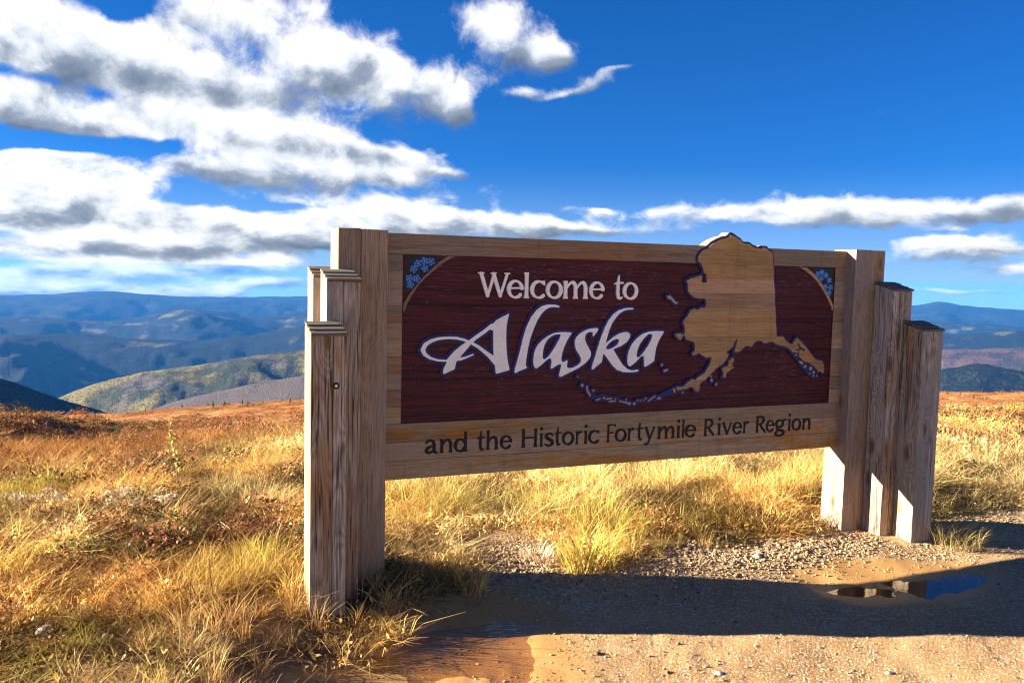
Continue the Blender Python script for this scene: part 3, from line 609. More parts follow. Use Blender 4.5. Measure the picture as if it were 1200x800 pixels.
# ------------------------------------------------------------------ plates cut to a distance field
def contours(F, x0, y0, st):
    """closed zero contours of a grid (negative inside)"""
    ny, nx = F.shape
    F = np.where(np.abs(F) < 1e-9, 1e-9, F)
    ins = F < 0
    code = ins[:-1, :-1] * 1 + ins[:-1, 1:] * 2 + ins[1:, 1:] * 4 + ins[1:, :-1] * 8
    segs = {}
    T = {1: [(3, 0)], 2: [(0, 1)], 3: [(3, 1)], 4: [(1, 2)], 6: [(0, 2)], 7: [(3, 2)], 8: [(2, 3)], 9: [(2, 0)],
         11: [(2, 1)], 12: [(1, 3)], 13: [(1, 0)], 14: [(0, 3)], 5: [(3, 0), (1, 2)], 10: [(0, 1), (2, 3)]}
    pt = {}
    def ep(j, i, e):
        if e == 0: a, b, key = (j, i), (j, i + 1), (0, j, i)
        elif e == 2: a, b, key = (j + 1, i), (j + 1, i + 1), (0, j + 1, i)
        elif e == 3: a, b, key = (j, i), (j + 1, i), (1, j, i)
        else: a, b, key = (j, i + 1), (j + 1, i + 1), (1, j, i + 1)
        if key not in pt:
            fa, fb = F[a], F[b]
            k = fa / (fa - fb)
            pt[key] = (x0 + st * (a[1] + (b[1] - a[1]) * k), y0 + st * (a[0] + (b[0] - a[0]) * k))
        return key
    jj, ii = np.nonzero((code > 0) & (code < 15))
    for j, i in zip(jj.tolist(), ii.tolist()):
        for e0, e1 in T[int(code[j, i])]:
            segs[ep(j, i, e0)] = ep(j, i, e1)
    loops = []
    while segs:
        k0, k = segs.popitem()
        lp = [k0]
        while k != k0 and k in segs:
            lp.append(k)
            k = segs.pop(k)
        if len(lp) > 3: loops.append([pt[q_] for q_ in lp])
    return loops
def simplify(L, tol):
    L = np.array(L)
    def rdp(a, b):
        stack, keep = [(a, b)], {a, b}
        while stack:
            s, e = stack.pop()
            if e - s < 2: continue
            p, q_ = L[s], L[e]
            d = q_ - p
            ln = np.hypot(*d) + 1e-12
            dd = np.abs(d[0] * (L[s + 1:e, 1] - p[1]) - d[1] * (L[s + 1:e, 0] - p[0])) / ln
            k = int(np.argmax(dd))
            if dd[k] > tol:
                k += s + 1
                keep.add(k)
                stack += [(s, k), (k, e)]
        return keep
    n = len(L)
    far = int(np.argmax(((L - L[0]) ** 2).sum(1)))
    keep = sorted(rdp(0, far) | rdp(far, n - 1))
    return [tuple(L[k]) for k in keep]
def plate(name, sdf, box, st, v0, v1, mats, parent, tol=0.0004, bevel=0.0, round_=0, split=False):
    """extrude the inside of sdf(u, z) from v0 (back) to v1 (front)"""
    x0, x1, y0, y1 = box
    gx, gy = np.arange(x0, x1 + st, st), np.arange(y0, y1 + st, st)
    X, Y = np.meshgrid(gx, gy)
    F = sdf(X, Y)
    F[0, :] = F[-1, :] = 1
    F[:, 0] = F[:, -1] = 1
    for _ in range(round_):
        F[1:-1, 1:-1] = (F[1:-1, 1:-1] * 4 + F[:-2, 1:-1] + F[2:, 1:-1] + F[1:-1, :-2] + F[1:-1, 2:]) / 8
    loops = [simplify(l, tol) for l in contours(F, gx[0], gy[0], st)]
    loops = [l for l in loops if len(l) > 2]
    if not loops: return None
    pts, edges = [], []
    for l in loops:
        b = len(pts)
        pts += l
        edges += [(b + k, b + (k + 1) % len(l)) for k in range(len(l))]
    vo, eo, fo, vi, ei, fi = geometry.delaunay_2d_cdt([Vector(p) for p in pts], edges, [], 0, 1e-7)
    vo = np.array([tuple(p) for p in vo])
    cen = np.array([vo[list(f)].mean(0) for f in fo])
    ci = np.clip(((cen[:, 0] - gx[0]) / st), 0, len(gx) - 1.001)
    cj = np.clip(((cen[:, 1] - gy[0]) / st), 0, len(gy) - 1.001)
    i0, j0 = ci.astype(int), cj.astype(int)
    fx, fy = ci - i0, cj - j0
    val = (F[j0, i0] * (1 - fx) + F[j0, i0 + 1] * fx) * (1 - fy) + (F[j0 + 1, i0] * (1 - fx) + F[j0 + 1, i0 + 1] * fx) * fy
    tris = [f for f, w in zip(fo, val) if w < 0]
    if split and len(tris) > 1:                      # every separate piece is an object of its own
        par_ = list(range(len(vo)))
        def root(k):
            while par_[k] != k:
                par_[k] = par_[par_[k]]
                k = par_[k]
            return k
        for f in tris:
            for k in f[1:]: par_[root(k)] = root(f[0])
        bunch = {}
        for f in tris: bunch.setdefault(root(f[0]), []).append(f)
        res = []
        for bt in bunch.values():
            ids = sorted({k for f in bt for k in f})
            mp = {k: j for j, k in enumerate(ids)}
            ar = sum(abs((vo[f[1]][0] - vo[f[0]][0]) * (vo[f[2]][1] - vo[f[0]][1]) - (vo[f[1]][1] - vo[f[0]][1]) * (vo[f[2]][0] - vo[f[0]][0])) / 2 for f in bt)
            if ar > 2e-5: res.append(extrude(name, vo[ids], [tuple(mp[k] for k in f) for f in bt], v0, v1, mats, parent))
        return res
    return extrude(name, vo, tris, v0, v1, mats, parent)
def extrude(name, vo, tris, v0, v1, mats, parent):
    n = len(vo)
    V = [(p[0], -v1, p[1]) for p in vo] + [(p[0], -v0, p[1]) for p in vo]
    faces = []
    cnt = {}
    for f in tris:
        a, b, c_ = [vo[k] for k in f]
        if (b[0] - a[0]) * (c_[1] - a[1]) - (b[1] - a[1]) * (c_[0] - a[0]) < 0: f = f[::-1]
        faces.append(tuple(f))
        faces.append(tuple(k + n for k in reversed(f)))
        for k in range(3): cnt[(f[k], f[(k + 1) % 3])] = 1
    for (a, b) in cnt:
        if (b, a) not in cnt: faces.append((a, a + n, b + n, b))
    return link(name, mesh(name, V, faces), mats, parent)
def box(name, u0, u1, va, vb, z0, z1, mat, parent, bev=0.004, jitter=0.0, tilt=None, rise=0.0):
    bm = bmesh.new()
    bmesh.ops.create_cube(bm, size=1)
    rj = lambda: random.uniform(-jitter, jitter)
    for w in bm.verts:
        w.co = Vector((u0 if w.co.x < 0 else u1, -(vb if w.co.y < 0 else va), z0 if w.co.z < 0 else z1))
        w.co += Vector((rj(), rj(), rj()))
        if rise and w.co.z > (z0 + z1) / 2:        # top cut on a slope, higher at the back
            w.co.z += rise if w.co.y > -(va + vb) / 2 else -0.004
        if tilt:                                   # slope down towards the front
            w.co.z += tilt * (w.co.y + va)
    if bev: bmesh.ops.bevel(bm, geom=bm.edges[:], offset=bev, segments=2, affect='EDGES', profile=0.6)
    me = bpy.data.meshes.new(name)
    bm.to_mesh(me)
    bm.free()
    return link(name, me, mat, parent)

# ------------------------------------------------------------------ the welcome sign
SX, SY, STH = -0.6879, 4.5854, 0.4066
UR, ZT, ZB = 3.199, 1.8924, 0.5564
FU0, FU1, FZ0, FZ1 = 0.1016, 3.1057, 0.8655, 1.7817
sign = empty('welcome_sign', (SX, SY, 0), STH)
tag(sign, 'big wooden welcome sign with dark red field between stepped timber posts', 'sign')
# posts: offset from the panel end outwards, front and back faces, height
def post(side, o0, o1, vb, vf, top, split, mat, caps, label, name='post'):
    f = (lambda o: -o) if side < 0 else (lambda o: UR + o)
    e = sorted((f(o0), f(o1)))
    cut = e[0] + (e[1] - e[0]) * split
    g_ = 0.0012
    p = box(name, e[0], cut - g_, vb, vf, -0.35, top, mat, sign, 0.005, 0.0015, None, 0.038 if caps else 0.0)
    p['label'] = label
    box('timber', cut + g_, e[1], vb, vf - 0.003, -0.35, top - 0.002, mat, p, 0.005, 0.0015, None, 0.038 if caps else 0.0)
    if caps:
        d = (vf - vb + 0.006) / 3
        for k in range(3):
            v0 = vb + 0.002 + k * d
            last = vf + 0.006
            box('cap_board', e[0] - 0.0015 + 0.001 * k, e[1] + 0.0015 - 0.004 * (2 - k), v0, min(v0 + d * 1.2, last), top + 0.041 - 0.0175 * k, top + 0.055 - 0.0175 * k,
                M_CAP, p, 0.002, 0.001, 0.2)
    return p
for s in (-1, 1):
    w = 'left' if s < 0 else 'right'
    post(s, 0.0, 0.2613, -0.1164, 0.0829, 1.9052, 0.45 if s < 0 else 0.55, M_POST2, False, 'tall inner post of two timbers with a flat top')
    mid = post(s, 0.18, 0.352, 0.0849, 0.248, 1.640, 0.48, M_POST, True, 'middle post stepping down under a layered sloping cap')
    lo = post(s, 0.285, 0.4575 if s < 0 else 0.4655, 0.25, 0.413, 1.385, 0.62, M_POST, True, 'short outer post under a layered sloping cap')
    if s < 0:
        post(s, 0.18, 0.352, -0.2814, -0.1184, 1.652, 0.5, M_POST, True, 'middle post behind the tall one')
        # coach bolt in the front of the short post
        def disc(name, u, z, v, r, h, mat, par):
            bm = bmesh.new()
            bmesh.ops.create_cone(bm, cap_ends=True, segments=16, radius1=r, radius2=r * 0.75, depth=h)
            bmesh.ops.transform(bm, matrix=Matrix.Translation((u, -v - h / 2 + 0.001, z)) @ Matrix.Rotation(R(90), 4, 'X'), verts=bm.verts)
            me = bpy.data.meshes.new(name)
            bm.to_mesh(me)
            return link(name, me, mat, par)
        disc('washer', -0.336, 1.140, 0.412, 0.017, 0.006, M_IRON, lo)
        disc('bolt', -0.338, 1.141, 0.418, 0.008, 0.007, M_ZINC, lo)

# the panel: a backing sheet and fourteen planks, the field cut back between them
panel = box('panel', 0.003, UR - 0.003, -0.090, -0.064, ZB + 0.004, ZT - 0.004, M_PLANK, sign, 0.002)
def plank_field(z0, z1, recess=0.010):
    """one plank across the panel: raised at both ends, sunk and painted between"""
    g_ = 0.0008
    z0, z1 = z0 + g_, z1 - g_
    us = [0.001, FU0, FU1, UR - 0.001]
    V, Fc, mi = [], [], []
    prof = [(us[0], 0.0), (FU0, 0.0), (FU0 + 0.004, -recess), (FU1 - 0.004, -recess), (FU1, 0.0), (us[3], 0.0)]
    nseg = len(prof)
    for (u, v) in prof:
        V += [(u, -v, z0), (u, -v, z1), (u, 0.0635, z0), (u, 0.0635, z1)]
    for k in range(nseg - 1):
        a, b = 4 * k, 4 * (k + 1)
        Fc += [(a, b, b + 1, a + 1), (a + 1, b + 1, b + 3, a + 3), (a + 2, a + 3, b + 3, b + 2), (a, a + 2, b + 2, b)]
        mi += [1 if k in (1, 2, 3) else 0, 0, 0, 0]
    Fc += [(0, 1, 3, 2), (4 * nseg - 4, 4 * nseg - 2, 4 * nseg - 1, 4 * nseg - 3)]
    mi += [0, 0]
    me = mesh('plank', V, Fc)
    o = link('plank', me, [M_PLANK, M_FIELD], panel)
    me.polygons.foreach_set('material_index', mi)
    return o
for k in range(3):
    h = (FZ0 - ZB) / 3
    box('plank', 0.001, UR - 0.001, -0.0635, 0.0 + random.uniform(-0.0005, 0.0008), ZB + k * h + 0.0008, ZB + (k + 1) * h - 0.0008, M_PLANK, panel, 0.0016)
for k in range(10):
    h = (FZ1 - FZ0) / 10
    plank_field(FZ0 + k * h, FZ0 + (k + 1) * h)
box('plank', 0.001, UR - 0.001, -0.0635, 0.0005, FZ1 + 0.0008, ZT, M_PLANK, panel, 0.0016)

# --- lettering
def mm(P): return [tuple(c_ / 1000 for c_ in p) for p in P]
def letter_sdf(spec):
    S = [mm(s) for s in spec.get('st', [])]
    Po = [mm(p) for p in spec.get('po', [])]
    Ho = [mm(p) for p in spec.get('ho', [])]
    def f(x, y):
        d = np.full(x.shape, 9.0)
        for s in S: d = np.minimum(d, sd_stroke(x, y, s))
        for p in Po: d = np.minimum(d, sd_poly(x, y, p))
        for p in Ho: d = np.maximum(d, -sd_poly(x, y, p))
        return d
    pts = [q_ for s in S + Po for q_ in s]
    b = (min(p[0] for p in pts) - 0.07, max(p[0] for p in pts) + 0.07, min(p[1] for p in pts) - 0.07, max(p[1] for p in pts) + 0.07)
    return f, b
for ch, spec in ALA.items():
    f, b = letter_sdf(spec)
    o = plate('letter_outline', lambda x, y: f(x, y) - 0.0155, b, 0.003, -0.012, -0.003, M_NAVY, panel, 0.0005, round_=2)
    o = plate('letter', f, b, 0.002, -0.004, 0.005, M_WHITE, panel, 0.0003, round_=2)

# a flared-serif alphabet, x-height 1, drawn with stems (polygons) and swelling strokes
def stem(x, y0, y1, w=0.105, fl=0.045, k=0.16, b0=1, b1=1):
    return [(x - w - fl * b0, y0), (x - w - fl * b0, y0 + 0.04), (x - w, y0 + k), (x - w * 0.92, (y0 + y1) / 2), (x - w, y1 - k), (x - w - fl * b1, y1 - 0.03), (x - w - fl * b1, y1),
            (x + w + fl * b1 * 0.4, y1), (x + w, y1 - k), (x + w * 0.92, (y0 + y1) / 2), (x + w, y0 + k), (x + w + fl * b0, y0 + 0.04), (x + w + fl * b0, y0)]
def bowl(cx, cy, rx, ry, a0, a1, lo=0.055, hi=0.115, n=22):
    out = []
    for k in range(n + 1):
        a = math.radians(a0 + (a1 - a0) * k / n)
        out.append((cx + rx * math.cos(a), cy + ry * math.sin(a), lo + (hi - lo) * abs(math.cos(a + 0.25)) ** 1.3))
    return out
def arch(x0, x1, y1=0.93):
    return [(x0, 0.62, 0.05), (x0 + 0.10, 0.80, 0.06), (x0 + 0.24, y1 - 0.02, 0.075), (x0 + 0.36, y1, 0.085), (x1 - 0.08, y1 - 0.08, 0.1), (x1 - 0.01, 0.7, 0.105), (x1, 0.5, 0.105)]
GL = {
 'o': ([bowl(.5, .49, .40, .45, 0, 360)], []),
 'c': ([bowl(.5, .49, .40, .45, 52, 312)], [[(.62, .97), (.86, .98), (.86, .72), (.8, .72), (.72, .86)]]),
 'e': ([bowl(.5, .49, .40, .45, 8, 318), [(.12, .545, .05), (.9, .56, .055)]], []),
 'l': ([], [stem(.15, 0, 1.42)]),
 'i': ([[(.15, 1.32, .13)]], [stem(.15, 0, 1.0)]),
 't': ([[(.33, 1.36, .04), (.29, 1.05, .085), (.27, .7, .105), (.27, .3, .105), (.33, .1, .1), (.46, .04, .075), (.62, .12, .04)], [(.0, .86, .03), (.12, .93, .055), (.64, .95, .06)]], []),
 'n': ([arch(.24, .80)], [stem(.15, 0, 1.0, b1=1), stem(.80, 0, .62, b1=0)]),
 'm': ([arch(.24, .76), arch(.85, 1.37)], [stem(.15, 0, 1.0), stem(.76, 0, .62, b1=0), stem(1.37, 0, .62, b1=0)]),
 'h': ([arch(.24, .80)], [stem(.15, 0, 1.42), stem(.80, 0, .62, b1=0)]),
 'd': ([bowl(.46, .47, .36, .43, 30, 330)], [stem(.85, 0, 1.42)]),
 'a': ([[(.12, .76, .05), (.22, .9, .07), (.42, .95, .075), (.6, .86, .1), (.66, .65, .105), (.66, .25, .105), (.72, .08, .085), (.9, .05, .05)],
        [(.66, .58, .05), (.4, .5, .065), (.18, .36, .1), (.13, .22, .11), (.2, .09, .09), (.36, .05, .07), (.62, .2, .05)]], []),
 'H': ([[(.15, .72, .055), (1.05, .72, .055)]], [stem(.15, 0, 1.37), stem(1.05, 0, 1.37)]),
 'F': ([[(.15, 1.31, .06), (.82, 1.31, .055)], [(.15, .72, .055), (.66, .72, .05)]], [stem(.15, 0, 1.37), [(.72, 1.37), (.86, 1.37), (.84, 1.14), (.78, 1.14)]]),
 'R': ([[(.15, 1.31, .06), (.48, 1.31, .065), (.70, 1.22, .1), (.76, 1.02, .11), (.68, .82, .09), (.45, .69, .055), (.2, .69, .05)], [(.42, .7, .08), (.62, .38, .1), (.92, .06, .085)]], [stem(.15, 0, 1.37)]),
 'r': ([[(.2, .66, .05), (.32, .86, .07), (.5, .94, .09), (.62, .9, .06)]], [stem(.15, 0, 1.0)]),
 's': ([[(.62, .8, .05), (.52, .92, .065), (.36, .95, .07), (.2, .86, .095), (.18, .68, .105), (.36, .53, .11), (.58, .38, .11), (.62, .2, .1), (.48, .06, .075), (.28, .04, .065), (.1, .16, .045)]], []),
 'y': ([[(.1, .95, .1), (.44, .12, .09)], [(.86, .95, .06), (.5, .1, .065), (.34, -.25, .07), (.16, -.36, .08), (.04, -.32, .07)]], [[(-.06, 1), (.28, 1), (.28, .95), (-.06, .95)], [(.7, 1), (.98, 1), (.98, .95), (.7, .95)]]),
 'v': ([[(.1, .95, .1), (.45, .08, .085)], [(.82, .95, .06), (.48, .08, .06)]], [[(-.06, 1), (.28, 1), (.28, .95), (-.06, .95)], [(.66, 1), (.94, 1), (.94, .95), (.66, .95)]]),
 'g': ([bowl(.42, .66, .29, .29, 0, 360, .055, .1), [(.62, .86, .05), (.78, .96, .06), (.94, .95, .055)],
        [(.24, .42, .05), (.17, .27, .065), (.3, .15, .085), (.6, .09, .1), (.8, -.05, .1), (.76, -.25, .085), (.5, -.38, .065), (.22, -.34, .075), (.1, -.18, .08), (.16, -.02, .06), (.32, .1, .05)]], []),
 'W': ([[(.14, 1.30, .1), (.52, .12, .095)], [(.52, .1, .07), (.86, 1.25, .075)], [(.84, 1.3, .1), (1.24, .12, .095)], [(1.24, .1, .07), (1.62, 1.3, .075)]],
       [[(-.06, 1.37), (.34, 1.37), (.30, 1.3), (-.02, 1.3)], [(.66, 1.37), (1.02, 1.37), (.98, 1.3), (.70, 1.3)], [(1.44, 1.37), (1.80, 1.37), (1.76, 1.3), (1.48, 1.3)]]),
}
def glyph(ch, u0, u1, base, xh, mat, v0, v1, hs=1.0, bold=0.0):
    st_, po = GL[ch]
    xs = [p[0] - p[2] for s in st_ for p in s] + [p[0] for q_ in po for p in q_]
    xe = [p[0] + p[2] for s in st_ for p in s] + [p[0] for q_ in po for p in q_]
    a, b = min(xs), max(xe)
    kx = (u1 - u0) / (b - a)
    kr = (kx + xh) / 2
    fx = lambda x: u0 + (x - a) * kx
    fy = lambda y: base + (y * xh if y <= 1 else xh * (1 + (y - 1) * hs))
    S = [[(fx(x), fy(y), (r + bold) * kr) for x, y, r in s] for s in st_]
    P = [[(fx(x), fy(y)) for x, y in q_] for q_ in po]
    def f(x, y):
        d = np.full(x.shape, 9.0)
        for s in S: d = np.minimum(d, sd_stroke(x, y, s))
        for p in P: d = np.minimum(d, sd_poly(x, y, p))
        return d
    return plate('letter', f, (u0 - 0.012, u1 + 0.012, base - 0.045, base + xh * 1.6), 0.0016, v0, v1, mat, panel, 0.00025)
for ch, a, b in WELCOME:
    glyph(ch, a / 1000, b / 1000, 1.5535, 0.1035, M_WHITE, -0.012, 0.001)
for ch, a, b in REGION:
    glyph(ch, a / 1000, b / 1000, 0.690, 0.079, M_BLACK, -0.004, 0.0022, 1.06, 0.012)

# --- relief map of the state
MAPm, KODm, LAWm = mm(MAP), mm(KODIAK), mm(LAWR)
ISm = [mm(s) for s in ISLES]
CUm = [mm(s) for s in CUTS]
SEm = [mm(s) for s in SEA]
_ws = lambda x, y: (fbm(x * 45, y * 45, 3, 61) - 0.5) * 0.009
def map_f(x, y):
    d = np.minimum(sd_poly(x, y, MAPm), 9) + _ws(x, y)
    for s in CUm: d = np.maximum(d, -sd_stroke(x, y, s))
    return d
def kod_f(x, y): return sd_poly(x, y, KODm) + _ws(x, y)
def law_f(x, y): return sd_poly(x, y, LAWm)
def isl_f(x, y):
    d = np.full(x.shape, 9.0)
    for s in ISm: d = np.minimum(d, sd_stroke(x, y, s))
    return d
def sea_f(x, y):
    d = np.minimum(map_f(x, y), np.minimum(kod_f(x, y), law_f(x, y))) - 0.0125
    d = np.minimum(d, isl_f(x, y) - 0.011)
    for s in SEm: d = np.minimum(d, sd_stroke(x, y, s))
    for s in CUm: d = np.minimum(d, sd_stroke(x, y, s))
    return d
MB = (1.15, 3.09, 0.87, 1.9905)
plate('map_outline', sea_f, MB, 0.004, -0.012, 0.004, M_NAVY, panel, 0.0006)
zs = list(np.arange(0.96, 2.0, 0.0916))
for k in range(12):
    lo, hi = FZ0 + k * 0.0916 + 0.0005, FZ0 + (k + 1) * 0.0916 - 0.0005
    plate('map_plank', lambda x, y: np.maximum(map_f(x, y), np.maximum(lo - y, y - hi)), (1.75, 3.09, max(0.9, lo - 0.02), min(2.0, hi + 0.02)), 0.003, -0.004, 0.0105 + 0.0004 * (k % 3), M_MAP, panel, 0.0005, split=True)
# above the panel's top the map is as thick as the panel itself
plate('map_crest', lambda x, y: np.maximum(map_f(x, y) - 0.012, ZT + 0.001 - y), (1.9, 2.7, ZT - 0.02, 2.02), 0.003, -0.089, -0.013, M_MAP, panel, 0.0006)
plate('island', kod_f, (2.1, 2.4, 1.02, 1.24), 0.0025, -0.004, 0.011, M_MAP, panel, 0.0004)
plate('island', law_f, (1.7, 1.95, 1.48, 1.63), 0.0025, -0.004, 0.011, M_ISLE, panel, 0.0004)
plate('island', isl_f, (1.15, 3.09, 0.87, 1.35), 0.0022, -0.004, 0.009, M_ISLE, panel, 0.0003, split=True)

# --- corners: curved wooden trim, dark green spandrel and eight forget-me-nots each
def flower(u, z, r, rot, src=None):
    if src is None:
        V, Fc, mi = [], [], []
        def dome(cx, cz, rad, y0, h, n, mat):
            b = len(V)
            for k in range(n): V.append((cx + rad * math.cos(2 * math.pi * k / n), y0, cz + rad * math.sin(2 * math.pi * k / n)))
            for k in range(n): V.append((cx + rad * .6 * math.cos(2 * math.pi * k / n), y0 - h, cz + rad * .6 * math.sin(2 * math.pi * k / n)))
            for k in range(n):
                j = (k + 1) % n
                Fc.append((b + k, b + j, b + n + j, b + n + k)); mi.append(mat)
            Fc.append(tuple(b + n + k for k in range(n))); mi.append(mat)
        for k in range(5):
            a = 2 * math.pi * k / 5
            dome(0.62 * math.cos(a), 0.62 * math.sin(a), 0.36, 0, 0.25, 9, 0)
        dome(0, 0, 0.2, 0, 0.3, 8, 1)
        me = mesh('flower', V, Fc)
        o = link('flower', me, [M_PETAL, M_EYE], panel)
        me.polygons.foreach_set('material_index', mi)
    else:
        o = src.copy()
        COL.objects.link(o)
        o.parent = panel
    o.location = (u, 0.0045, z)
    o.rotation_euler = (0, rot, 0)
    o.scale = (r, r * 0.9, r)
    return o
first = None
for side, AI, AO, FLW in ((0, ARC_L, ARC_LO, FLOW_L), (1, ARC_R, ARC_RO, FLOW_R)):
    ai, ao = mm(AI), mm(AO)
    if side == 1: ai, ao = ao, ai                 # ai: edge next to the corner, ao: edge next to the field
    cor = (FU0 + 0.005, FZ1 - 0.001) if side == 0 else (FU1 - 0.005, FZ1 - 0.001)
    bx = (0.09, 0.47, 1.42, 1.80) if side == 0 else (2.76, 3.12, 1.42, 1.80)
    spand = ai + [(cor[0], ai[-1][1]), cor, (ai[0][0], cor[1])]
    plate('spandrel', lambda x, y: sd_poly(x, y, spand) , bx, 0.003, -0.012, -0.0065, M_FIELD, panel, 0.0005)
    gset = [[(u / 1000, z / 1000, 0.052) for u, z in FLW]]
    cx = (FU0 + 0.06) if side == 0 else (FU1 - 0.055)
    plate('leaf_ground', lambda x, y: np.maximum(np.minimum(sd_stroke(x, y, [(cx, 1.755, .04), (cx, 1.62, .035)]), np.minimum(sd_stroke(x, y, [(p[0], p[1], .04) for p in gset[0][:3]]), sd_stroke(x, y, [(p[0], p[1], .035) for p in gset[0][4:]]))) + (fbm(x * 60, y * 60, 3, 5) - .5) * .02, sd_poly(x, y, spand) + 0.004), bx, 0.003, -0.0068, -0.005, M_GREEN, panel, 0.0005)
    strip = ai + ao[::-1]
    plate('corner_trim', lambda x, y: np.maximum(sd_poly(x, y, strip), np.maximum(y - FZ1 + 0.001, (FU0 + 0.004 - x) if side == 0 else (x - FU1 + 0.004))), bx, 0.0025, -0.012, 0.0005, M_PLANK, panel, 0.0004)
    for k, (u, z) in enumerate(FLW):
        first_o = flower(u / 1000, z / 1000, 0.0235, random.uniform(0, 6), first)
        first = first or first_o

# ------------------------------------------------------------------ puddles
def pool_mesh(name, P, grow, z, n=160):
    P = np.array(P)
    c = P.mean(0)
    d = P - c
    P2 = c + d * (1 + grow / np.hypot(d[:, 0], d[:, 1]))[:, None]
    k = np.linspace(0, len(P2), n, endpoint=False)
    i = k.astype(int)
    f = (k - i)[:, None]
    q_ = P2[i] * (1 - f) + P2[(i + 1) % len(P2)] * f
    V = [(x, y, z) for x, y in q_] + [(c[0], c[1], z)]
    ar = sum(q_[j][0] * q_[(j + 1) % n][1] - q_[(j + 1) % n][0] * q_[j][1] for j in range(n))
    F = [(j, (j + 1) % n, n) if ar > 0 else ((j + 1) % n, j, n) for j in range(n)]
    return mesh(name, V, F, True)
def water(name, mud, wave):
    m, t = material(name)
    p = t.n('ShaderNodeNewGeometry').outputs['Position']
    w = t.n('ShaderNodeTexWave', {'Vector': t.v('ADD', p, (0.7, 0.2, 0)), 'Scale': 13.0, 'Distortion': 5.0, 'Detail': 2.0, 'Detail Scale': 1.2, 'Detail Roughness': 0.5}, wave_type='RINGS', rings_direction='Z').outputs['Fac']
    n = t.noise(t.v('MULTIPLY', p, (1, 2.6, 1)), 15.0, 3, 0.5)
    h = t.m('ADD', t.m('MULTIPLY', w, 0.22), n)
    v = t.noise(p, 3.0, 4, 0.6)
    nrm = t.bump(h, wave, 0.012)
    cosi = t.m('ABSOLUTE', t.v('DOT_PRODUCT', t.n('ShaderNodeNewGeometry').outputs['Incoming'], nrm))
    fr = t.m('MULTIPLY_ADD', t.m('POWER', t.m('SUBTRACT', 1.0, cosi, clamp=True), 4.8), 0.97, 0.03)      # same from either side
    a_ = t.n('ShaderNodeBsdfTransparent', {'Color': (*mud, 1)}).outputs[0]
    b_ = t.n('ShaderNodeBsdfGlossy', {'Color': (1, 1, 1, 1), 'Roughness': 0.02, 'Normal': nrm}).outputs[0]
    finish(t, t.n('ShaderNodeMixShader', {0: t.m('MULTIPLY_ADD', fr, 1.0, 0.0, clamp=True), 1: a_, 2: b_}).outputs[0])
    return m
tag(link('puddle', pool_mesh('puddle', PUD_L, 0.22, -0.0142 - 0.047), water('muddy_water', (0.86, 0.75, 0.56), 0.38)), kind='structure')
tag(link('puddle', pool_mesh('puddle', PUD_R, 0.14, -0.0110 - 0.047), water('still_muddy_water', (0.40, 0.33, 0.24), 0.05)), kind='structure')

# ------------------------------------------------------------------ prototypes for instanced ground cover (kept out of the scene)
def leaf_mat(name, tint=True, trans=0.35, base=(0.4, 0.3, 0.1), rough=0.7):
    m, t = material(name)
    if tint:
        c = t.n('ShaderNodeAttribute', attribute_type='INSTANCER', attribute_name='tint').outputs['Color']
    else:
        rgb = t.n('ShaderNodeRGB'); rgb.outputs[0].default_value = (*base, 1)
        c = rgb.outputs[0]
    blade = t.n('ShaderNodeAttribute', attribute_type='GEOMETRY', attribute_name='var').outputs['Fac']
    c = t.n('ShaderNodeHueSaturation', {'Color': c, 'Hue': t.m('MULTIPLY_ADD', blade, 0.05, 0.475), 'Value': t.m('MULTIPLY_ADD', blade, 1.0, 0.5)}).outputs[0]
    d = t.n('ShaderNodeBsdfDiffuse', {'Color': c}).outputs[0]
    tr = t.n('ShaderNodeBsdfTranslucent', {'Color': c}).outputs[0]
    gl = t.n('ShaderNodeBsdfGlossy', {'Color': (1, 1, 1, 1), 'Roughness': 0.45}).outputs[0]
    s = t.n('ShaderNodeMixShader', {0: trans, 1: d, 2: tr}).outputs[0]
    s = t.n('ShaderNodeMixShader', {0: 0.012, 1: s, 2: gl}).outputs[0]
    finish(t, s)
    return m
M_GRASS = leaf_mat('dry_grass')
M_LEAF = leaf_mat('heath_leaf', True, 0.25)
PROTO = {}
rs = np.random.RandomState(11)
def quads_mesh(name, quads, var, mat):
    """quads: (n,4,3) array; var: one random number for each"""
    n = len(quads)
    me = bpy.data.meshes.new(name)
    me.vertices.add(n * 4)
    me.vertices.foreach_set('co', np.asarray(quads, np.float32).ravel())
    me.loops.add(n * 4)
    me.loops.foreach_set('vertex_index', np.arange(n * 4, dtype=np.int32))
    me.polygons.add(n)
    me.polygons.foreach_set('loop_start', np.arange(0, n * 4, 4, dtype=np.int32))
    me.update(calc_edges=True)
    at = me.attributes.new('var', 'FLOAT', 'POINT')
    at.data.foreach_set('value', np.repeat(np.asarray(var, np.float32), 4))
    if mat: me.materials.append(mat)
    return me
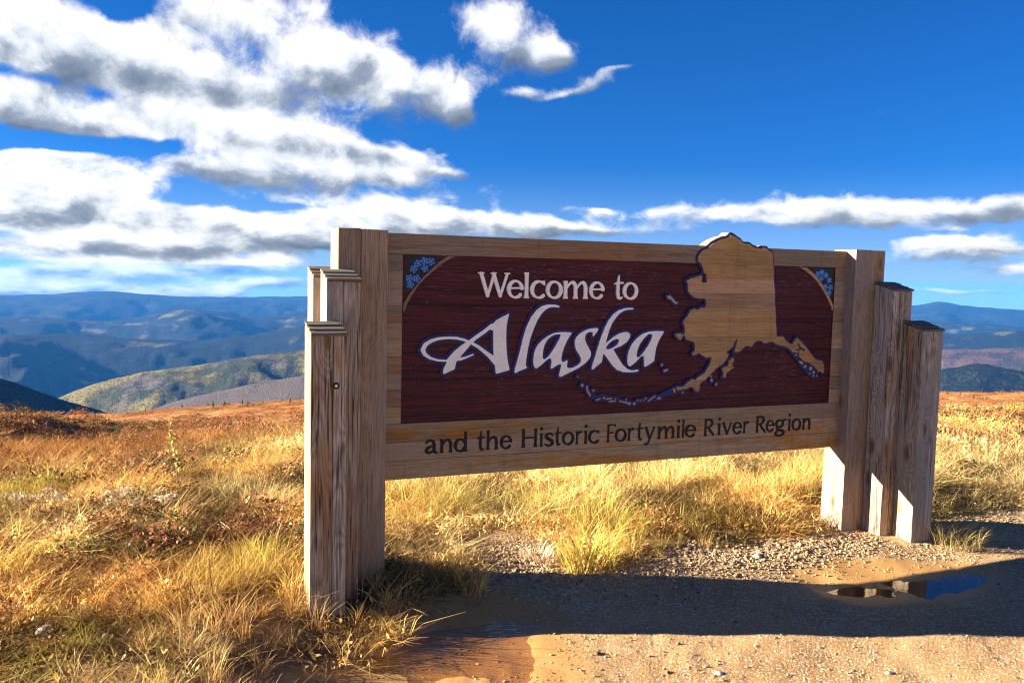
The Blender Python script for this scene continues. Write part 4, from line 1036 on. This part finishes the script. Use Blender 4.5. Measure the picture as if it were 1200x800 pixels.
def blades(n, h0, h1, spread, lean, width, segs=3, curl=1.0, base_r=None):
    """curved grass blades: list of quads"""
    Q, Vr = [], []
    for _ in range(n):
        a = rs.uniform(0, 2 * math.pi)
        r = spread * math.sqrt(rs.rand())
        b = np.array([r * math.cos(a), r * math.sin(a), -0.02])
        h = rs.uniform(h0, h1)
        ha = a + rs.normal(0, 0.9)
        le = abs(rs.normal(lean, lean * 0.5))
        dirh = np.array([math.cos(ha), math.sin(ha), 0])
        wdir = np.array([-math.sin(ha + rs.uniform(-.8, .8)), math.cos(ha), 0])
        w = width * rs.uniform(0.6, 1.3)
        pts = []
        for k in range(segs + 1):
            s = k / segs
            up = h * (s - 0.28 * curl * s ** 2.2)
            pts.append(b + dirh * (le * h * (0.35 * s + 0.65 * s ** 2 * curl)) + np.array([0, 0, up]))
        v = rs.rand()
        for k in range(segs):
            w0 = w * (1 - 0.75 * (k / segs) ** 1.5)
            w1 = w * (1 - 0.75 * ((k + 1) / segs) ** 1.5)
            if k == segs - 1: w1 = w * 0.12
            Q.append([pts[k] - wdir * w0, pts[k] + wdir * w0, pts[k + 1] + wdir * w1, pts[k + 1] - wdir * w1])
            Vr.append(v)
    return Q, Vr
def leaves(n, rad, h, size, flat=0.6):
    Q, Vr = [], []
    for _ in range(n):
        a, r = rs.uniform(0, 2 * math.pi), rad * math.sqrt(rs.rand())
        z = h * (0.15 + 0.85 * rs.rand() ** 0.7) * (1 - 0.5 * (r / rad) ** 2)
        c = np.array([r * math.cos(a), r * math.sin(a), z])
        n1 = rs.normal(size=3); n1 /= np.linalg.norm(n1)
        n2 = np.cross(n1, [flat * rs.normal(), flat * rs.normal(), 1.0]); n2 /= np.linalg.norm(n2) + 1e-9
        s = size * rs.uniform(0.6, 1.4)
        Q.append([c - n1 * s, c + n2 * s * 0.5, c + n1 * s, c - n2 * s * 0.5])
        Vr.append(rs.rand())
    return Q, Vr
def proto(kind, me):
    col = PROTO.setdefault(kind, bpy.data.collections.new('source_' + kind))
    o = bpy.data.objects.new(kind, me)
    col.objects.link(o)
for k in range(5):
    q1, v1 = blades(46, 0.16, 0.36, 0.055, 0.55, 0.0019, 3)
    proto('tuft', quads_mesh('tuft', q1, v1, M_GRASS))
for k in range(5):
    q1, v1 = blades(50, 0.06, 0.15, 0.13, 1.0, 0.0021, 2, 1.5)
    q2, v2 = leaves(26, 0.12, 0.05, 0.013)
    proto('mat', quads_mesh('mat', q1 + q2, v1 + v2, M_GRASS))
for k in range(4):
    q1, v1 = leaves(150, 0.15, 0.17, 0.0135, 0.9)
    q2, v2 = blades(12, 0.1, 0.2, 0.1, 0.5, 0.002, 2)
    proto('heath', quads_mesh('heath', q1 + q2, v1 + v2, M_LEAF))
for k in range(4):                       # wide cushions for the distance
    q1, v1 = blades(60, 0.12, 0.34, 0.45, 0.6, 0.008, 2)
    q2, v2 = leaves(110, 0.5, 0.2, 0.032)
    proto('cushion', quads_mesh('cushion', q1 + q2, v1 + v2, M_GRASS))
def rock_mesh(name, seed, flat=0.7, sub=1):
    bm = bmesh.new()
    bmesh.ops.create_icosphere(bm, subdivisions=sub, radius=1)
    r2 = random.Random(seed)
    off = Vector((r2.uniform(0, 9), r2.uniform(0, 9), r2.uniform(0, 9)))
    from mathutils import noise as mn
    for w in bm.verts:
        w.co *= 1 + 0.45 * mn.noise(w.co * 1.1 + off) + r2.uniform(-0.08, 0.08)
        w.co.z *= flat
        w.co.x *= 1.25
    me = bpy.data.meshes.new(name)
    bm.to_mesh(me)
    bm.free()
    return me
M_GRAVEL, t = material('gravel_stone')
tc = t.n('ShaderNodeAttribute', attribute_type='INSTANCER', attribute_name='tint').outputs['Color']
p = t.n('ShaderNodeNewGeometry').outputs['Position']
c = t.mix(t.noise(p, 120, 3, 0.6), t.mix(0.45, tc, (0.06, 0.045, 0.035)), tc)
finish(t, bsdf(t, c, 0.85, None, 0.25))
for k in range(6):
    me = rock_mesh('stone', 100 + k, 0.55 + 0.07 * k)
    me.materials.append(M_GRAVEL)
    proto('stone', me)

def scatter(name, kind, pts, rot, scl, tint, tiltamt=0.15):
    me = bpy.data.meshes.new(name)
    n = len(pts)
    me.vertices.add(n)
    me.vertices.foreach_set('co', np.asarray(pts, np.float32).ravel())
    def at(nm, typ, arr, key):
        a = me.attributes.new(nm, typ, 'POINT')
        a.data.foreach_set(key, np.asarray(arr, np.float32).ravel())
    R3 = np.stack([rs.normal(0, tiltamt, n), rs.normal(0, tiltamt, n), rot], -1)
    at('rot', 'FLOAT_VECTOR', R3, 'vector')
    at('scl', 'FLOAT_VECTOR', scl if np.ndim(scl) == 2 else np.repeat(np.asarray(scl)[:, None], 3, 1), 'vector')
    at('tint', 'FLOAT_COLOR', np.concatenate([np.clip(tint, 0.004, 0.9), np.ones((n, 1))], 1), 'color')
    o = link(name, me)
    ng = bpy.data.node_groups.new('scatter_' + name, 'GeometryNodeTree')
    ng.interface.new_socket('Geometry', in_out='INPUT', socket_type='NodeSocketGeometry')
    ng.interface.new_socket('Geometry', in_out='OUTPUT', socket_type='NodeSocketGeometry')
    t = NT(ng)
    gi = t.n('NodeGroupInput')
    ci = t.n('GeometryNodeCollectionInfo', transform_space='ORIGINAL')
    ci.inputs[0].default_value = PROTO[kind]
    ci.inputs[1].default_value = True
    ci.inputs[2].default_value = True
    ra = t.n('GeometryNodeInputNamedAttribute', {0: 'rot'}, data_type='FLOAT_VECTOR')
    sa = t.n('GeometryNodeInputNamedAttribute', {0: 'scl'}, data_type='FLOAT_VECTOR')
    ri = t.n('FunctionNodeRandomValue', data_type='INT')
    for s_ in ri.inputs:
        if s_.type == 'INT' and s_.name == 'Max': s_.default_value = 97
    iop = t.n('GeometryNodeInstanceOnPoints')
    t.t.links.new(gi.outputs[0], iop.inputs['Points'])
    t.t.links.new(ci.outputs[0], iop.inputs['Instance'])
    iop.inputs['Pick Instance'].default_value = True
    out_i = [s_ for s_ in ri.outputs if s_.type == 'INT'][0]
    t.t.links.new(out_i, iop.inputs['Instance Index'])
    t.t.links.new(ra.outputs[0], iop.inputs['Rotation'])
    t.t.links.new(sa.outputs[0], iop.inputs['Scale'])
    go = t.n('NodeGroupOutput')
    t.t.links.new(iop.outputs[0], go.inputs[0])
    md = o.modifiers.new('scatter', 'NODES')
    md.node_group = ng
    return tag(o, kind='stuff')

def fan(n, t0, t1, a0=-0.72, a1=0.72, power=2.0):
    tt = (rs.uniform(t0 ** power, t1 ** power, n)) ** (1 / power)
    a = rs.uniform(a0, a1, n)
    return tt * np.sin(a), tt * np.cos(a), tt, a
def on_land(x, y, sink=0.0): return np.stack([x, y, land(x, y) - sink], -1)
def lerp3(a, b, k): return np.asarray(a)[None] * (1 - k[:, None]) + np.asarray(b)[None] * k[:, None]
STRAW, PALE, RUST, OLIVE, BROWN = (0.68, 0.43, 0.14), (0.80, 0.60, 0.28), (0.50, 0.27, 0.095), (0.48, 0.38, 0.08), (0.15, 0.08, 0.035)
def veg_tint(x, y, jit=0.16):
    n = len(x)
    a, b, c_ = fbm(x * 0.9, y * 0.9, 4, 71), fbm(x * 0.7 + 5, y * 0.7, 4, 72), fbm(x * 1.6, y * 1.6 + 9, 3, 73)
    tint = lerp3(STRAW, PALE, sstep(a, 0.45, 0.68))
    k = (0.8 * sstep(b, 0.54, 0.7))[:, None]
    tint = tint * (1 - k) + np.asarray(RUST)[None] * k
    k = (sstep(c_, 0.60, 0.74) * 0.85)[:, None]
    tint = tint * (1 - k) + np.asarray(OLIVE)[None] * k
    k = (sstep(x, 2.4, 3.4) * sstep(y, 11, 8.5))[:, None] * 0.8            # short bleached grass beside the road
    tint = tint * (1 - k) + np.asarray(PALE)[None] * 0.95 * k
    h = heath_mask(x, y)[:, None] * 0.85
    tint = tint * (1 - h) + np.array([0.47, 0.2, 0.06])[None] * h
    return tint * rs.uniform(1 - jit * 2, 1 + jit * 1.3, (n, 1)) * rs.uniform(0.94, 1.06, (n, 3))

# dry grass: tufts close to the camera
GREENS = [(0.48, 4.95, 0.55), (2.98, 5.62, 0.4), (-2.5, 4.35, 0.5), (-1.41, 4.5, 0.35), (-1.2, 4.75, 0.3), (0.95, 5.75, 0.5), (-0.15, 5.9, 0.6)]
x, y, tt, a = fan(9500, 2.4, 11.5)
dd = sd_poly(x, y, DIRT)
clump = fbm(x * 1.5, y * 1.5, 4, 90)
keep = (dd > 0.02 + 0.25 * (fbm(x * 4, y * 4, 2, 91) - 0.5)) & (rs.rand(len(x)) < 0.10 + 1.3 * sstep(clump, 0.47, 0.66)) & ((dd > 0.3) | (rs.rand(len(x)) < 0.55)) & (rs.rand(len(x)) > 0.85 * heath_mask(x, y))
x, y, dd, clump = x[keep], y[keep], dd[keep], clump[keep]
tint = veg_tint(x, y)
scl = rs.uniform(0.34, 0.85, len(x)) * (1 - 0.5 * heath_mask(x, y)) * (0.5 + 0.55 * sstep(clump, 0.4, 0.65)) * (0.6 + 0.4 * sstep(dd, 0.0, 0.5))
# the tall pale stand of grass behind and under the panel
stand = np.exp(-(((x - 0.9) / 1.7) ** 2 + ((y - 6.6) / 0.9) ** 2))
scl = scl * (1 + 1.1 * stand)
tint = tint * (1 - 0.8 * stand[:, None]) + np.array([0.86, 0.66, 0.26])[None] * 0.8 * stand[:, None]
for gx, gy, gr in GREENS:
    k = np.exp(-((x - gx) ** 2 + (y - gy) ** 2) / gr ** 2)[:, None] * 0.75
    tint = tint * (1 - k) + np.array([0.36, 0.32, 0.06])[None] * k
def clear_of_posts(x, y):
    u = (x - SX) * math.cos(STH) + (y - SY) * math.sin(STH)
    v = (x - SX) * math.sin(STH) - (y - SY) * math.cos(STH)
    ok = np.ones(len(x), bool)
    for s in (-1, 1):
        o = -u if s < 0 else u - UR
        ok &= ~((o > -0.02) & (o < 0.49) & (v > -0.30) & (v < 0.43) & ~((o < 0.17) & (v > 0.1)))
    return ok
k = clear_of_posts(x, y)
scatter('grass', 'tuft', on_land(x[k], y[k]), rs.uniform(0, 6.28, k.sum()), scl[k], tint[k])
# low mats of dead grass and moss between the tufts
x, y, tt, a = fan(24000, 2.3, 14)
dd = sd_poly(x, y, DIRT)
keep = (dd > -0.03 + 0.3 * (fbm(x * 4, y * 4, 2, 93) - 0.5)) & (rs.rand(len(x)) < 0.12 + 1.4 * sstep(fbm(x * 1.1, y * 1.1, 4, 92), 0.36, 0.52))
x, y, tt = x[keep], y[keep], tt[keep]
k = clear_of_posts(x, y)
x, y, tt = x[k], y[k], tt[k]
k2 = fbm(x * 2.2, y * 2.2, 3, 55)
mt = veg_tint(x, y) * (0.35 + 0.75 * sstep(k2, 0.36, 0.58))[:, None]
scatter('grass', 'mat', on_land(x, y), rs.uniform(0, 6.28, len(x)), rs.uniform(0.6, 1.25, len(x)) * (0.8 + 0.04 * tt), mt, 0.25)
# dwarf heath: russet, wine red and dark green
x, y, tt, a = fan(9000, 2.6, 24)
dd = sd_poly(x, y, DIRT)
hn = fbm(x * 0.8 + 3, y * 0.8, 4, 95) - 0.3 * ((x > -0.6) & (y < 9.5))
keep = (dd > 0.25) & (rs.rand(len(x)) > 0.6 * heath_mask(x, y)) & (rs.rand(len(x)) < 0.08 + 0.9 * sstep(hn, 0.46, 0.62))
x, y, tt = x[keep], y[keep], tt[keep]
pick = rs.rand(len(x))
tint = np.where(pick[:, None] < 0.5, np.array([[0.26, 0.115, 0.05]]), np.where(pick[:, None] < 0.72, np.array([[0.22, 0.085, 0.05]]), np.array([[0.085, 0.085, 0.03]])))
k = clear_of_posts(x, y)
scatter('heath', 'heath', on_land(x[k], y[k]), rs.uniform(0, 6.28, k.sum()), (rs.uniform(0.6, 1.3, len(x)) * (0.8 + 0.03 * tt))[k], (tint * rs.uniform(0.7, 1.4, (len(x), 1)))[k], 0.2)
# cushions of tundra further down the slope
x, y, tt, a = fan(27000, 9.5, 140, -0.7, 0.7, 1.2)
dd = sd_poly(x, y, DIRT)
keep = (dd > 0.3) & (rs.rand(len(x)) < np.clip(1.15 - tt / 85, 0.28, 1))
x, y, tt, a = x[keep], y[keep], tt[keep], a[keep]
heath = heath_mask(x, y)
t1 = veg_tint(x, y)
hv = fbm(x * 0.25, y * 0.25, 4, 77)
t2 = lerp3((0.42, 0.18, 0.062), (0.52, 0.31, 0.135), sstep(hv, 0.45, 0.65)) * rs.uniform(0.6, 1.3, (len(x), 1))
dk = (rs.rand(len(x)) < 0.10 + 0.12 * sstep(hv, 0.5, 0.4))[:, None]
t2 = np.where(dk, np.array([[0.07, 0.05, 0.025]]), t2)
tint = t1 * (1 - heath[:, None]) + t2 * heath[:, None]
scatter('tundra', 'cushion', on_land(x, y, 0.03), rs.uniform(0, 6.28, len(x)), np.stack([rs.uniform(0.6, 1.2, len(x)) * (0.75 + tt * 0.012)] * 2 + [rs.uniform(0.5, 1.1, len(x)) * (1 - 0.72 * heath)], -1), tint, 0.1)

# gravel: thick round the right-hand posts and under the panel, thin on the trodden road
x, y, tt, a = fan(210000, 2.6, 9.5, -0.35, 0.72)
dd = sd_poly(x, y, DIRT)
u = (x - SX) * math.cos(STH) + (y - SY) * math.sin(STH)
v = (x - SX) * math.sin(STH) - (y - SY) * math.cos(STH)
bank = np.exp(-((u - 2.6) / 1.6) ** 2 - ((v - 0.1) / 0.55) ** 2) + 0.9 * np.exp(-((u - 4.6) / 0.8) ** 2 - ((v + 0.9) / 1.2) ** 2) + 0.8 * np.exp(-((u - 0.9) / 0.9) ** 2 - ((v + 0.1) / 0.5) ** 2)
wet = sstep(np.minimum(sd_poly(x, y, MUD_R), np.minimum(sd_poly(x, y, PUD_L), sd_poly(x, y, PUD_R))), -0.02, 0.12)
prob = (0.32 + 0.78 * np.clip(bank, 0, 1) * (0.5 + fbm(x * 3, y * 3, 3, 99))) * (0.25 + 0.75 * wet)
keep = (dd < 0.12) & (rs.rand(len(x)) < prob * 0.75)
x, y, bank = x[keep], y[keep], bank[keep]
k = clear_of_posts(x, y)
x, y, bank = x[k], y[k], bank[k]
n = len(x)
size = np.exp(rs.normal(math.log(0.0050), 0.36, n)) * (0.62 + 0.75 * np.clip(bank, 0, 1))
pick = rs.rand(n)[:, None]
tint = np.where(pick < 0.5, [[0.48, 0.345, 0.20]], np.where(pick < 0.8, [[0.54, 0.40, 0.24]], np.where(pick < 0.95, [[0.34, 0.22, 0.13]], [[0.14, 0.10, 0.08]])))
scatter('gravel', 'stone', on_land(x, y) + np.stack([0 * x, 0 * x, size * 0.15], -1), rs.uniform(0, 6.28, n), size, tint * rs.uniform(0.6, 1.1, (n, 1)), 0.4)

# ------------------------------------------------------------------ single plants, stones and trees
def own_grass(name, col, trans=0.3):
    return leaf_mat(name, False, trans, col)
G_GREEN, G_GOLD, G_PALE, G_SHADE = own_grass('green_gold_grass', (0.44, 0.37, 0.075)), own_grass('golden_grass', (0.62, 0.42, 0.12)), own_grass('bleached_grass', (0.78, 0.62, 0.45)), own_grass('olive_grass', (0.36, 0.29, 0.12))
M_STEM, t = material('plant_stem')
finish(t, bsdf(t, (0.2, 0.12, 0.06), 0.8))
M_WILLOW = own_grass('willow_leaf', (0.50, 0.44, 0.13), 0.35)
M_SEED = own_grass('dry_seed_head', (0.52, 0.42, 0.30), 0.15)
M_BUSH = own_grass('dark_bush_leaf', (0.09, 0.075, 0.028), 0.2)
M_BUSH2 = own_grass('yellow_bush_leaf', (0.42, 0.33, 0.06), 0.25)
M_WINE = own_grass('wine_red_leaf', (0.17, 0.06, 0.05), 0.2)
M_NEEDLE, t = material('spruce_needles')
p = t.n('ShaderNodeNewGeometry').outputs['Position']
finish(t, bsdf(t, t.mix(t.noise(p, 6, 4, 0.6), (0.018, 0.026, 0.012), (0.05, 0.06, 0.026)), 0.9))
def gz(x, y): return float(land(np.array([x]), np.array([y]))[0])
def grass_tuft(x, y, mat, label, n, h0, h1, spread, lean, w=0.0021):
    q1, v1 = blades(n, h0, h1, spread, lean, w, 4)
    o = link('grass_tuft', quads_mesh('grass_tuft', q1, v1, mat), None, None, (x, y, gz(x, y)))
    return tag(o, label, 'grass tuft')
grass_tuft(0.48, 4.93, G_GREEN, 'yellow green grass tuft spilling onto the gravel under the panel', 230, 0.15, 0.38, 0.16, 0.6)
grass_tuft(2.99, 5.66, G_SHADE, 'olive grass tuft in shade at the foot of the right outer post', 420, 0.12, 0.32, 0.17, 0.9, 0.0014)
grass_tuft(-2.75, 4.45, G_GREEN, 'green gold grass tuft at the far left edge of the heath', 190, 0.15, 0.36, 0.18, 0.55)
grass_tuft(-1.42, 4.72, G_GREEN, 'short bright green tuft left of the left outer post', 150, 0.10, 0.24, 0.14, 0.5)
grass_tuft(-1.62, 4.12, G_GOLD, 'straw coloured tuft in front of the bright green one', 150, 0.1, 0.22, 0.14, 0.8)
grass_tuft(-0.66, 3.96, G_GOLD, 'dry tuft hiding the foot of the left outer post', 90, 0.06, 0.18, 0.11, 0.7)
grass_tuft(-0.20, 4.52, G_GOLD, 'thin dry tuft against the tall left post', 80, 0.1, 0.26, 0.09, 0.5)
grass_tuft(0.20, 5.08, G_PALE, 'bleached whitish dead plant on the gravel beside the green tuft', 110, 0.05, 0.17, 0.10, 0.5, 0.0035)

def tube(bm, pts, r0, r1, n=6):
    rings = []
    for k, p_ in enumerate(pts):
        p_ = Vector(p_)
        d = (Vector(pts[min(k + 1, len(pts) - 1)]) - Vector(pts[max(k - 1, 0)])).normalized()
        a = d.orthogonal().normalized()
        b = d.cross(a)
        r_ = r0 + (r1 - r0) * k / (len(pts) - 1)
        rings.append([bm.verts.new(p_ + (a * math.cos(2 * math.pi * j / n) + b * math.sin(2 * math.pi * j / n)) * r_) for j in range(n)])
    for A, B in zip(rings[:-1], rings[1:]):
        for j in range(n): bm.faces.new((A[j], A[(j + 1) % n], B[(j + 1) % n], B[j]))
    bm.faces.new(rings[0][::-1])
    bm.faces.new(rings[-1])
def stem_obj(name, lines, mat, par, n=6):
    bm = bmesh.new()
    for pts, r0, r1 in lines: tube(bm, pts, r0, r1, n)
    me = bpy.data.meshes.new(name)
    bm.to_mesh(me)
    bm.free()
    me.polygons.foreach_set('use_smooth', [True] * len(me.polygons))
    return link(name, me, mat, par)
def leaf_quads(c, size, up=0.3):
    n1 = rs.normal(size=3) + np.array([0, 0, up])
    n1 /= np.linalg.norm(n1)
    n2 = np.cross(n1, rs.normal(size=3))
    n2 /= np.linalg.norm(n2)
    return [c, c + n1 * size * .5 + n2 * size * .28, c + n1 * size, c + n1 * size * .5 - n2 * size * .28]
def willow(x, y, h, lx, ly, nleaf, label):
    root = empty('willow_shoot', (x, y, gz(x, y) - 0.02))
    tag(root, label, 'willow')
    main = [(lx * (k / 7) ** 1.5 + 0.01 * math.sin(k * 2), ly * k / 7, h * k / 7) for k in range(8)]
    lines = [(main, 0.006, 0.002)]
    tw = []
    for k in range(4):
        b = Vector(main[3 + k])
        a = rs.uniform(0, 6.28)
        e = b + Vector((math.cos(a) * 0.06, math.sin(a) * 0.06, 0.09))
        lines.append(([b, (b + e) / 2 + Vector((0, 0, .01)), e], 0.003, 0.0012))
        tw.append((b, e))
    stem_obj('stem', lines, M_STEM, root)
    Q = []
    for k in range(nleaf):
        if k % 3:
            s = rs.uniform(0.35, 1.0) * 7
            i = min(6, int(s))
            c = np.array(main[i]) * (1 - s + i) + np.array(main[i + 1]) * (s - i)
        else:
            b, e = tw[k % 4]
            c = np.array(b.lerp(e, rs.rand()))
        Q.append(leaf_quads(c, rs.uniform(0.028, 0.05), 0.9))
    link('foliage', quads_mesh('foliage', Q, rs.rand(len(Q)), M_WILLOW), None, root)
willow(-2.47, 6.37, 0.66, -0.10, 0.02, 44, 'tall thin willow shoot with pale leaves standing above the heath')
willow(-2.46, 7.35, 0.34, -0.03, 0.0, 24, 'short willow shoot behind the tall one nearer the post')
def seedhead_plant(x, y, w, h, n, label):
    root = empty('yarrow_plant', (x, y, gz(x, y) - 0.02))
    tag(root, label, 'dried flowers')
    lines, Q2 = [], []
    for k in range(n):
        Q = []
        a, r = rs.uniform(0, 6.28), w * math.sqrt(rs.rand())
        top = Vector((r * math.cos(a), r * math.sin(a) * 0.6, h * rs.uniform(0.7, 1.05)))
        b = Vector((top.x * 0.4, top.y * 0.4, 0))
        lines.append(([b, b.lerp(top, 0.5) + Vector((0.01, 0, 0)), top], 0.0028, 0.0016))
        R_ = rs.uniform(0.03, 0.055)
        for j in range(60):
            aa, rr_ = rs.uniform(0, 6.28), R_ * math.sqrt(rs.rand())
            c = np.array([top.x + rr_ * math.cos(aa), top.y + rr_ * math.sin(aa), top.z + 0.008 - rr_ * 0.2 + rs.uniform(-.005, .005)])
            Q.append(leaf_quads(c, rs.uniform(0.010, 0.018), 0.6))
        link('seed_head', quads_mesh('seed_head', Q, rs.rand(len(Q)), M_SEED), None, root)
        for j in range(5):
            q_ = b.lerp(top, rs.uniform(0.1, 0.7))
            Q2.append(leaf_quads(np.array(q_), 0.03, 0.3))
    stem_obj('stem', lines, M_STEM, root, 4)
    link('foliage', quads_mesh('foliage', Q2, rs.rand(len(Q2)), M_BUSH), None, root)
seedhead_plant(-3.12, 5.55, 0.20, 0.24, 15, 'pale dried yarrow heads at the left edge of the heath')
seedhead_plant(-2.36, 5.45, 0.22, 0.25, 16, 'drooping greyish dried yarrow heads right of the paler clump')
def bush(x, y, w, h, n, mat, label, leaf=0.03, sx=1.0):
    root = empty('low_bush', (x, y, gz(x, y) - 0.03))
    tag(root, label, 'bush')
    lines, Q = [], []
    for k in range(9):
        a, r = rs.uniform(0, 6.28), w * rs.uniform(0.3, 0.9)
        top = Vector((r * math.cos(a) * sx, r * math.sin(a), h * rs.uniform(0.6, 0.95)))
        lines.append(([Vector((0, 0, 0)), top * 0.5 + Vector((0, 0, .03)), top], 0.007, 0.002))
    for k in range(n):
        v_ = rs.normal(size=3)
        v_ /= np.linalg.norm(v_)
        rr_ = rs.rand() ** 0.4 * (0.75 + 0.5 * rs.rand())
        c = np.array([v_[0] * w * rr_ * sx, v_[1] * w * rr_, h * (0.5 + 0.5 * v_[2] * rr_)])
        Q.append(leaf_quads(c, rs.uniform(0.6, 1.3) * leaf, 0.5))
    stem_obj('branch', lines, M_STEM, root, 4)
    link('foliage', quads_mesh('foliage', Q, rs.rand(len(Q)), mat), None, root)
bush(-2.95, 7.3, 0.22, 0.26, 420, M_BUSH, 'dark bush behind the tall willow shoot')
bush(-2.62, 8.2, 0.24, 0.26, 420, M_BUSH, 'dark bush between the two willow shoots further back')
bush(-2.02, 7.9, 0.20, 0.22, 380, M_BUSH, 'dark bush half hidden by the left outer post')
bush(-3.75, 6.9, 0.30, 0.20, 460, M_BUSH, 'wide low dark bush in the left middle of the heath', 0.03, 1.5)
bush(-1.62, 5.15, 0.25, 0.2, 460, M_WINE, 'wine red heath bush left of the left outer post', 0.026, 1.3)
bush(10.4, 17.6, 0.26, 0.42, 320, M_BUSH2, 'yellow green bush behind the right outer post', 0.05)

def stone(x, y, r, col, flat, label, seed):
    m, t = material('stone_surface')
    p = t.n('ShaderNodeNewGeometry').outputs['Position']
    c = t.mix(t.noise(p, 60, 5, 0.65), tuple(k * 0.6 for k in col), col)
    finish(t, bsdf(t, c, 0.85, t.bump(t.noise(p, 90, 4, 0.6), 0.5, 0.004)))
    me = rock_mesh('stone', seed, flat, 2)
    me.polygons.foreach_set('use_smooth', [True] * len(me.polygons))
    o = link('stone', me, m, None, (x, y, gz(x, y) + r * flat * 0.35))
    o.scale = (r, r, r)
    o.rotation_euler = (0, 0, seed)
    tag(o, label, 'stone')
stone(0.955, 3.70, 0.019, (0.62, 0.56, 0.5), 0.3, 'flat whitish stone on the sunlit dirt before the shadow', 3)
stone(0.43, 3.86, 0.015, (0.16, 0.12, 0.1), 0.6, 'dark stone at the edge of the shadow near the muddy puddle', 4)
stone(-0.72, 3.50, 0.017, (0.2, 0.14, 0.09), 0.6, 'small brown stone in the left end of the muddy puddle', 5)
stone(1.72, 3.72, 0.014, (0.5, 0.4, 0.3), 0.6, 'pale angular stone lying loose on the right of the road', 6)
stone(1.55, 5.2, 0.026, (0.48, 0.4, 0.32), 0.6, 'largest pale stone of the gravel before the right posts', 7)
stone(-2.05, 3.72, 0.04, (0.42, 0.38, 0.36), 0.6, 'grey stone among dead grass at the bottom left', 8)

def spruce_meshes(seed):
    r2 = random.Random(seed)
    bm = bmesh.new()
    tiers = 9
    for k in range(tiers):
        s = k / (tiers - 1)
        z0, rad = 0.10 + 0.82 * s, 0.24 * (1 - s) ** 0.85 + 0.02
        nb = 8
        for j in range(nb):
            a = 2 * math.pi * (j + 0.5 * (k % 2)) / nb + r2.uniform(-.25, .25)
            L = rad * r2.uniform(0.65, 1.2)
            d = Vector((math.cos(a), math.sin(a), 0))
            sd = Vector((-d.y, d.x, 0)) * L * 0.34
            top = Vector((0, 0, z0 + 0.10))
            tip = d * L + Vector((0, 0, z0 - L * 0.35))
            m1 = d * L * 0.55 + Vector((0, 0, z0 + 0.01))
            vs = [bm.verts.new(q_) for q_ in (top, m1 - sd, tip, m1 + sd, m1 + Vector((0, 0, -0.05)))]
            bm.faces.new((vs[0], vs[1], vs[2])); bm.faces.new((vs[0], vs[2], vs[3]))
            bm.faces.new((vs[1], vs[4], vs[2])); bm.faces.new((vs[3], vs[2], vs[4]))
    a = bpy.data.meshes.new('crown')
    bm.to_mesh(a); bm.free()
    a.materials.append(M_NEEDLE)
    bm = bmesh.new()
    tube(bm, [(0, 0, -0.05), (0, 0, 0.4), (0, 0, 1.0)], 0.028, 0.004)
    b = bpy.data.meshes.new('trunk')
    bm.to_mesh(b); bm.free()
    b.materials.append(M_STEM)
    return a, b
SPR = [spruce_meshes(k) for k in range(3)]
# azimuth and distance of the young spruces scattered over the far side of the heath
SPOTS = [(-0.368, 128, 1.7), (-0.341, 140, 2.2), (-0.324, 118, 1.9), (-0.305, 135, 2.1), (-0.336, 62, 1.3), (-0.299, 88, 1.5), (-0.422, 150, 1.8), (-0.43, 143, 1.6), (-0.405, 138, 1.9), (-0.398, 131, 1.4), (-0.388, 146, 2.0), (-0.29, 142, 1.8), (-0.283, 120, 1.6), (-0.253, 95, 1.7), (-0.262, 133, 1.5), (0.4845, 112, 1.4), (0.5038, 125, 1.5), (0.5156, 90, 1.2), (0.5301, 130, 1.6), (0.4725, 118, 1.4), (0.4967, 76, 1.1), (0.538, 98, 1.3), (0.5084, 70, 1.0), (0.522, 108, 1.3)]
for k, (a, d_, h) in enumerate(SPOTS):
    x, y = d_ * math.sin(a), d_ * math.cos(a)
    r_ = empty('spruce_tree', (x, y, gz(x, y)), k * 1.3)
    h *= 0.5
    r_.scale = (h, h, h)
    where = ('along the skyline', 'skyline') if d_ > 115 else ('below the skyline', 'slope')
    lab = ('tiny dark spruce ' + where[0] + ' of the orange heath left of the sign') if a < 0 else ('tiny dark spruce ' + where[0] + ' of the reddish heath right of the sign')
    tag(r_, lab, 'spruce', 'young spruces on the %s heath %s' % ('left' if a < 0 else 'right', where[1]))
    link('crown', SPR[k % 3][0], None, r_)
    link('trunk', SPR[k % 3][1], None, r_)
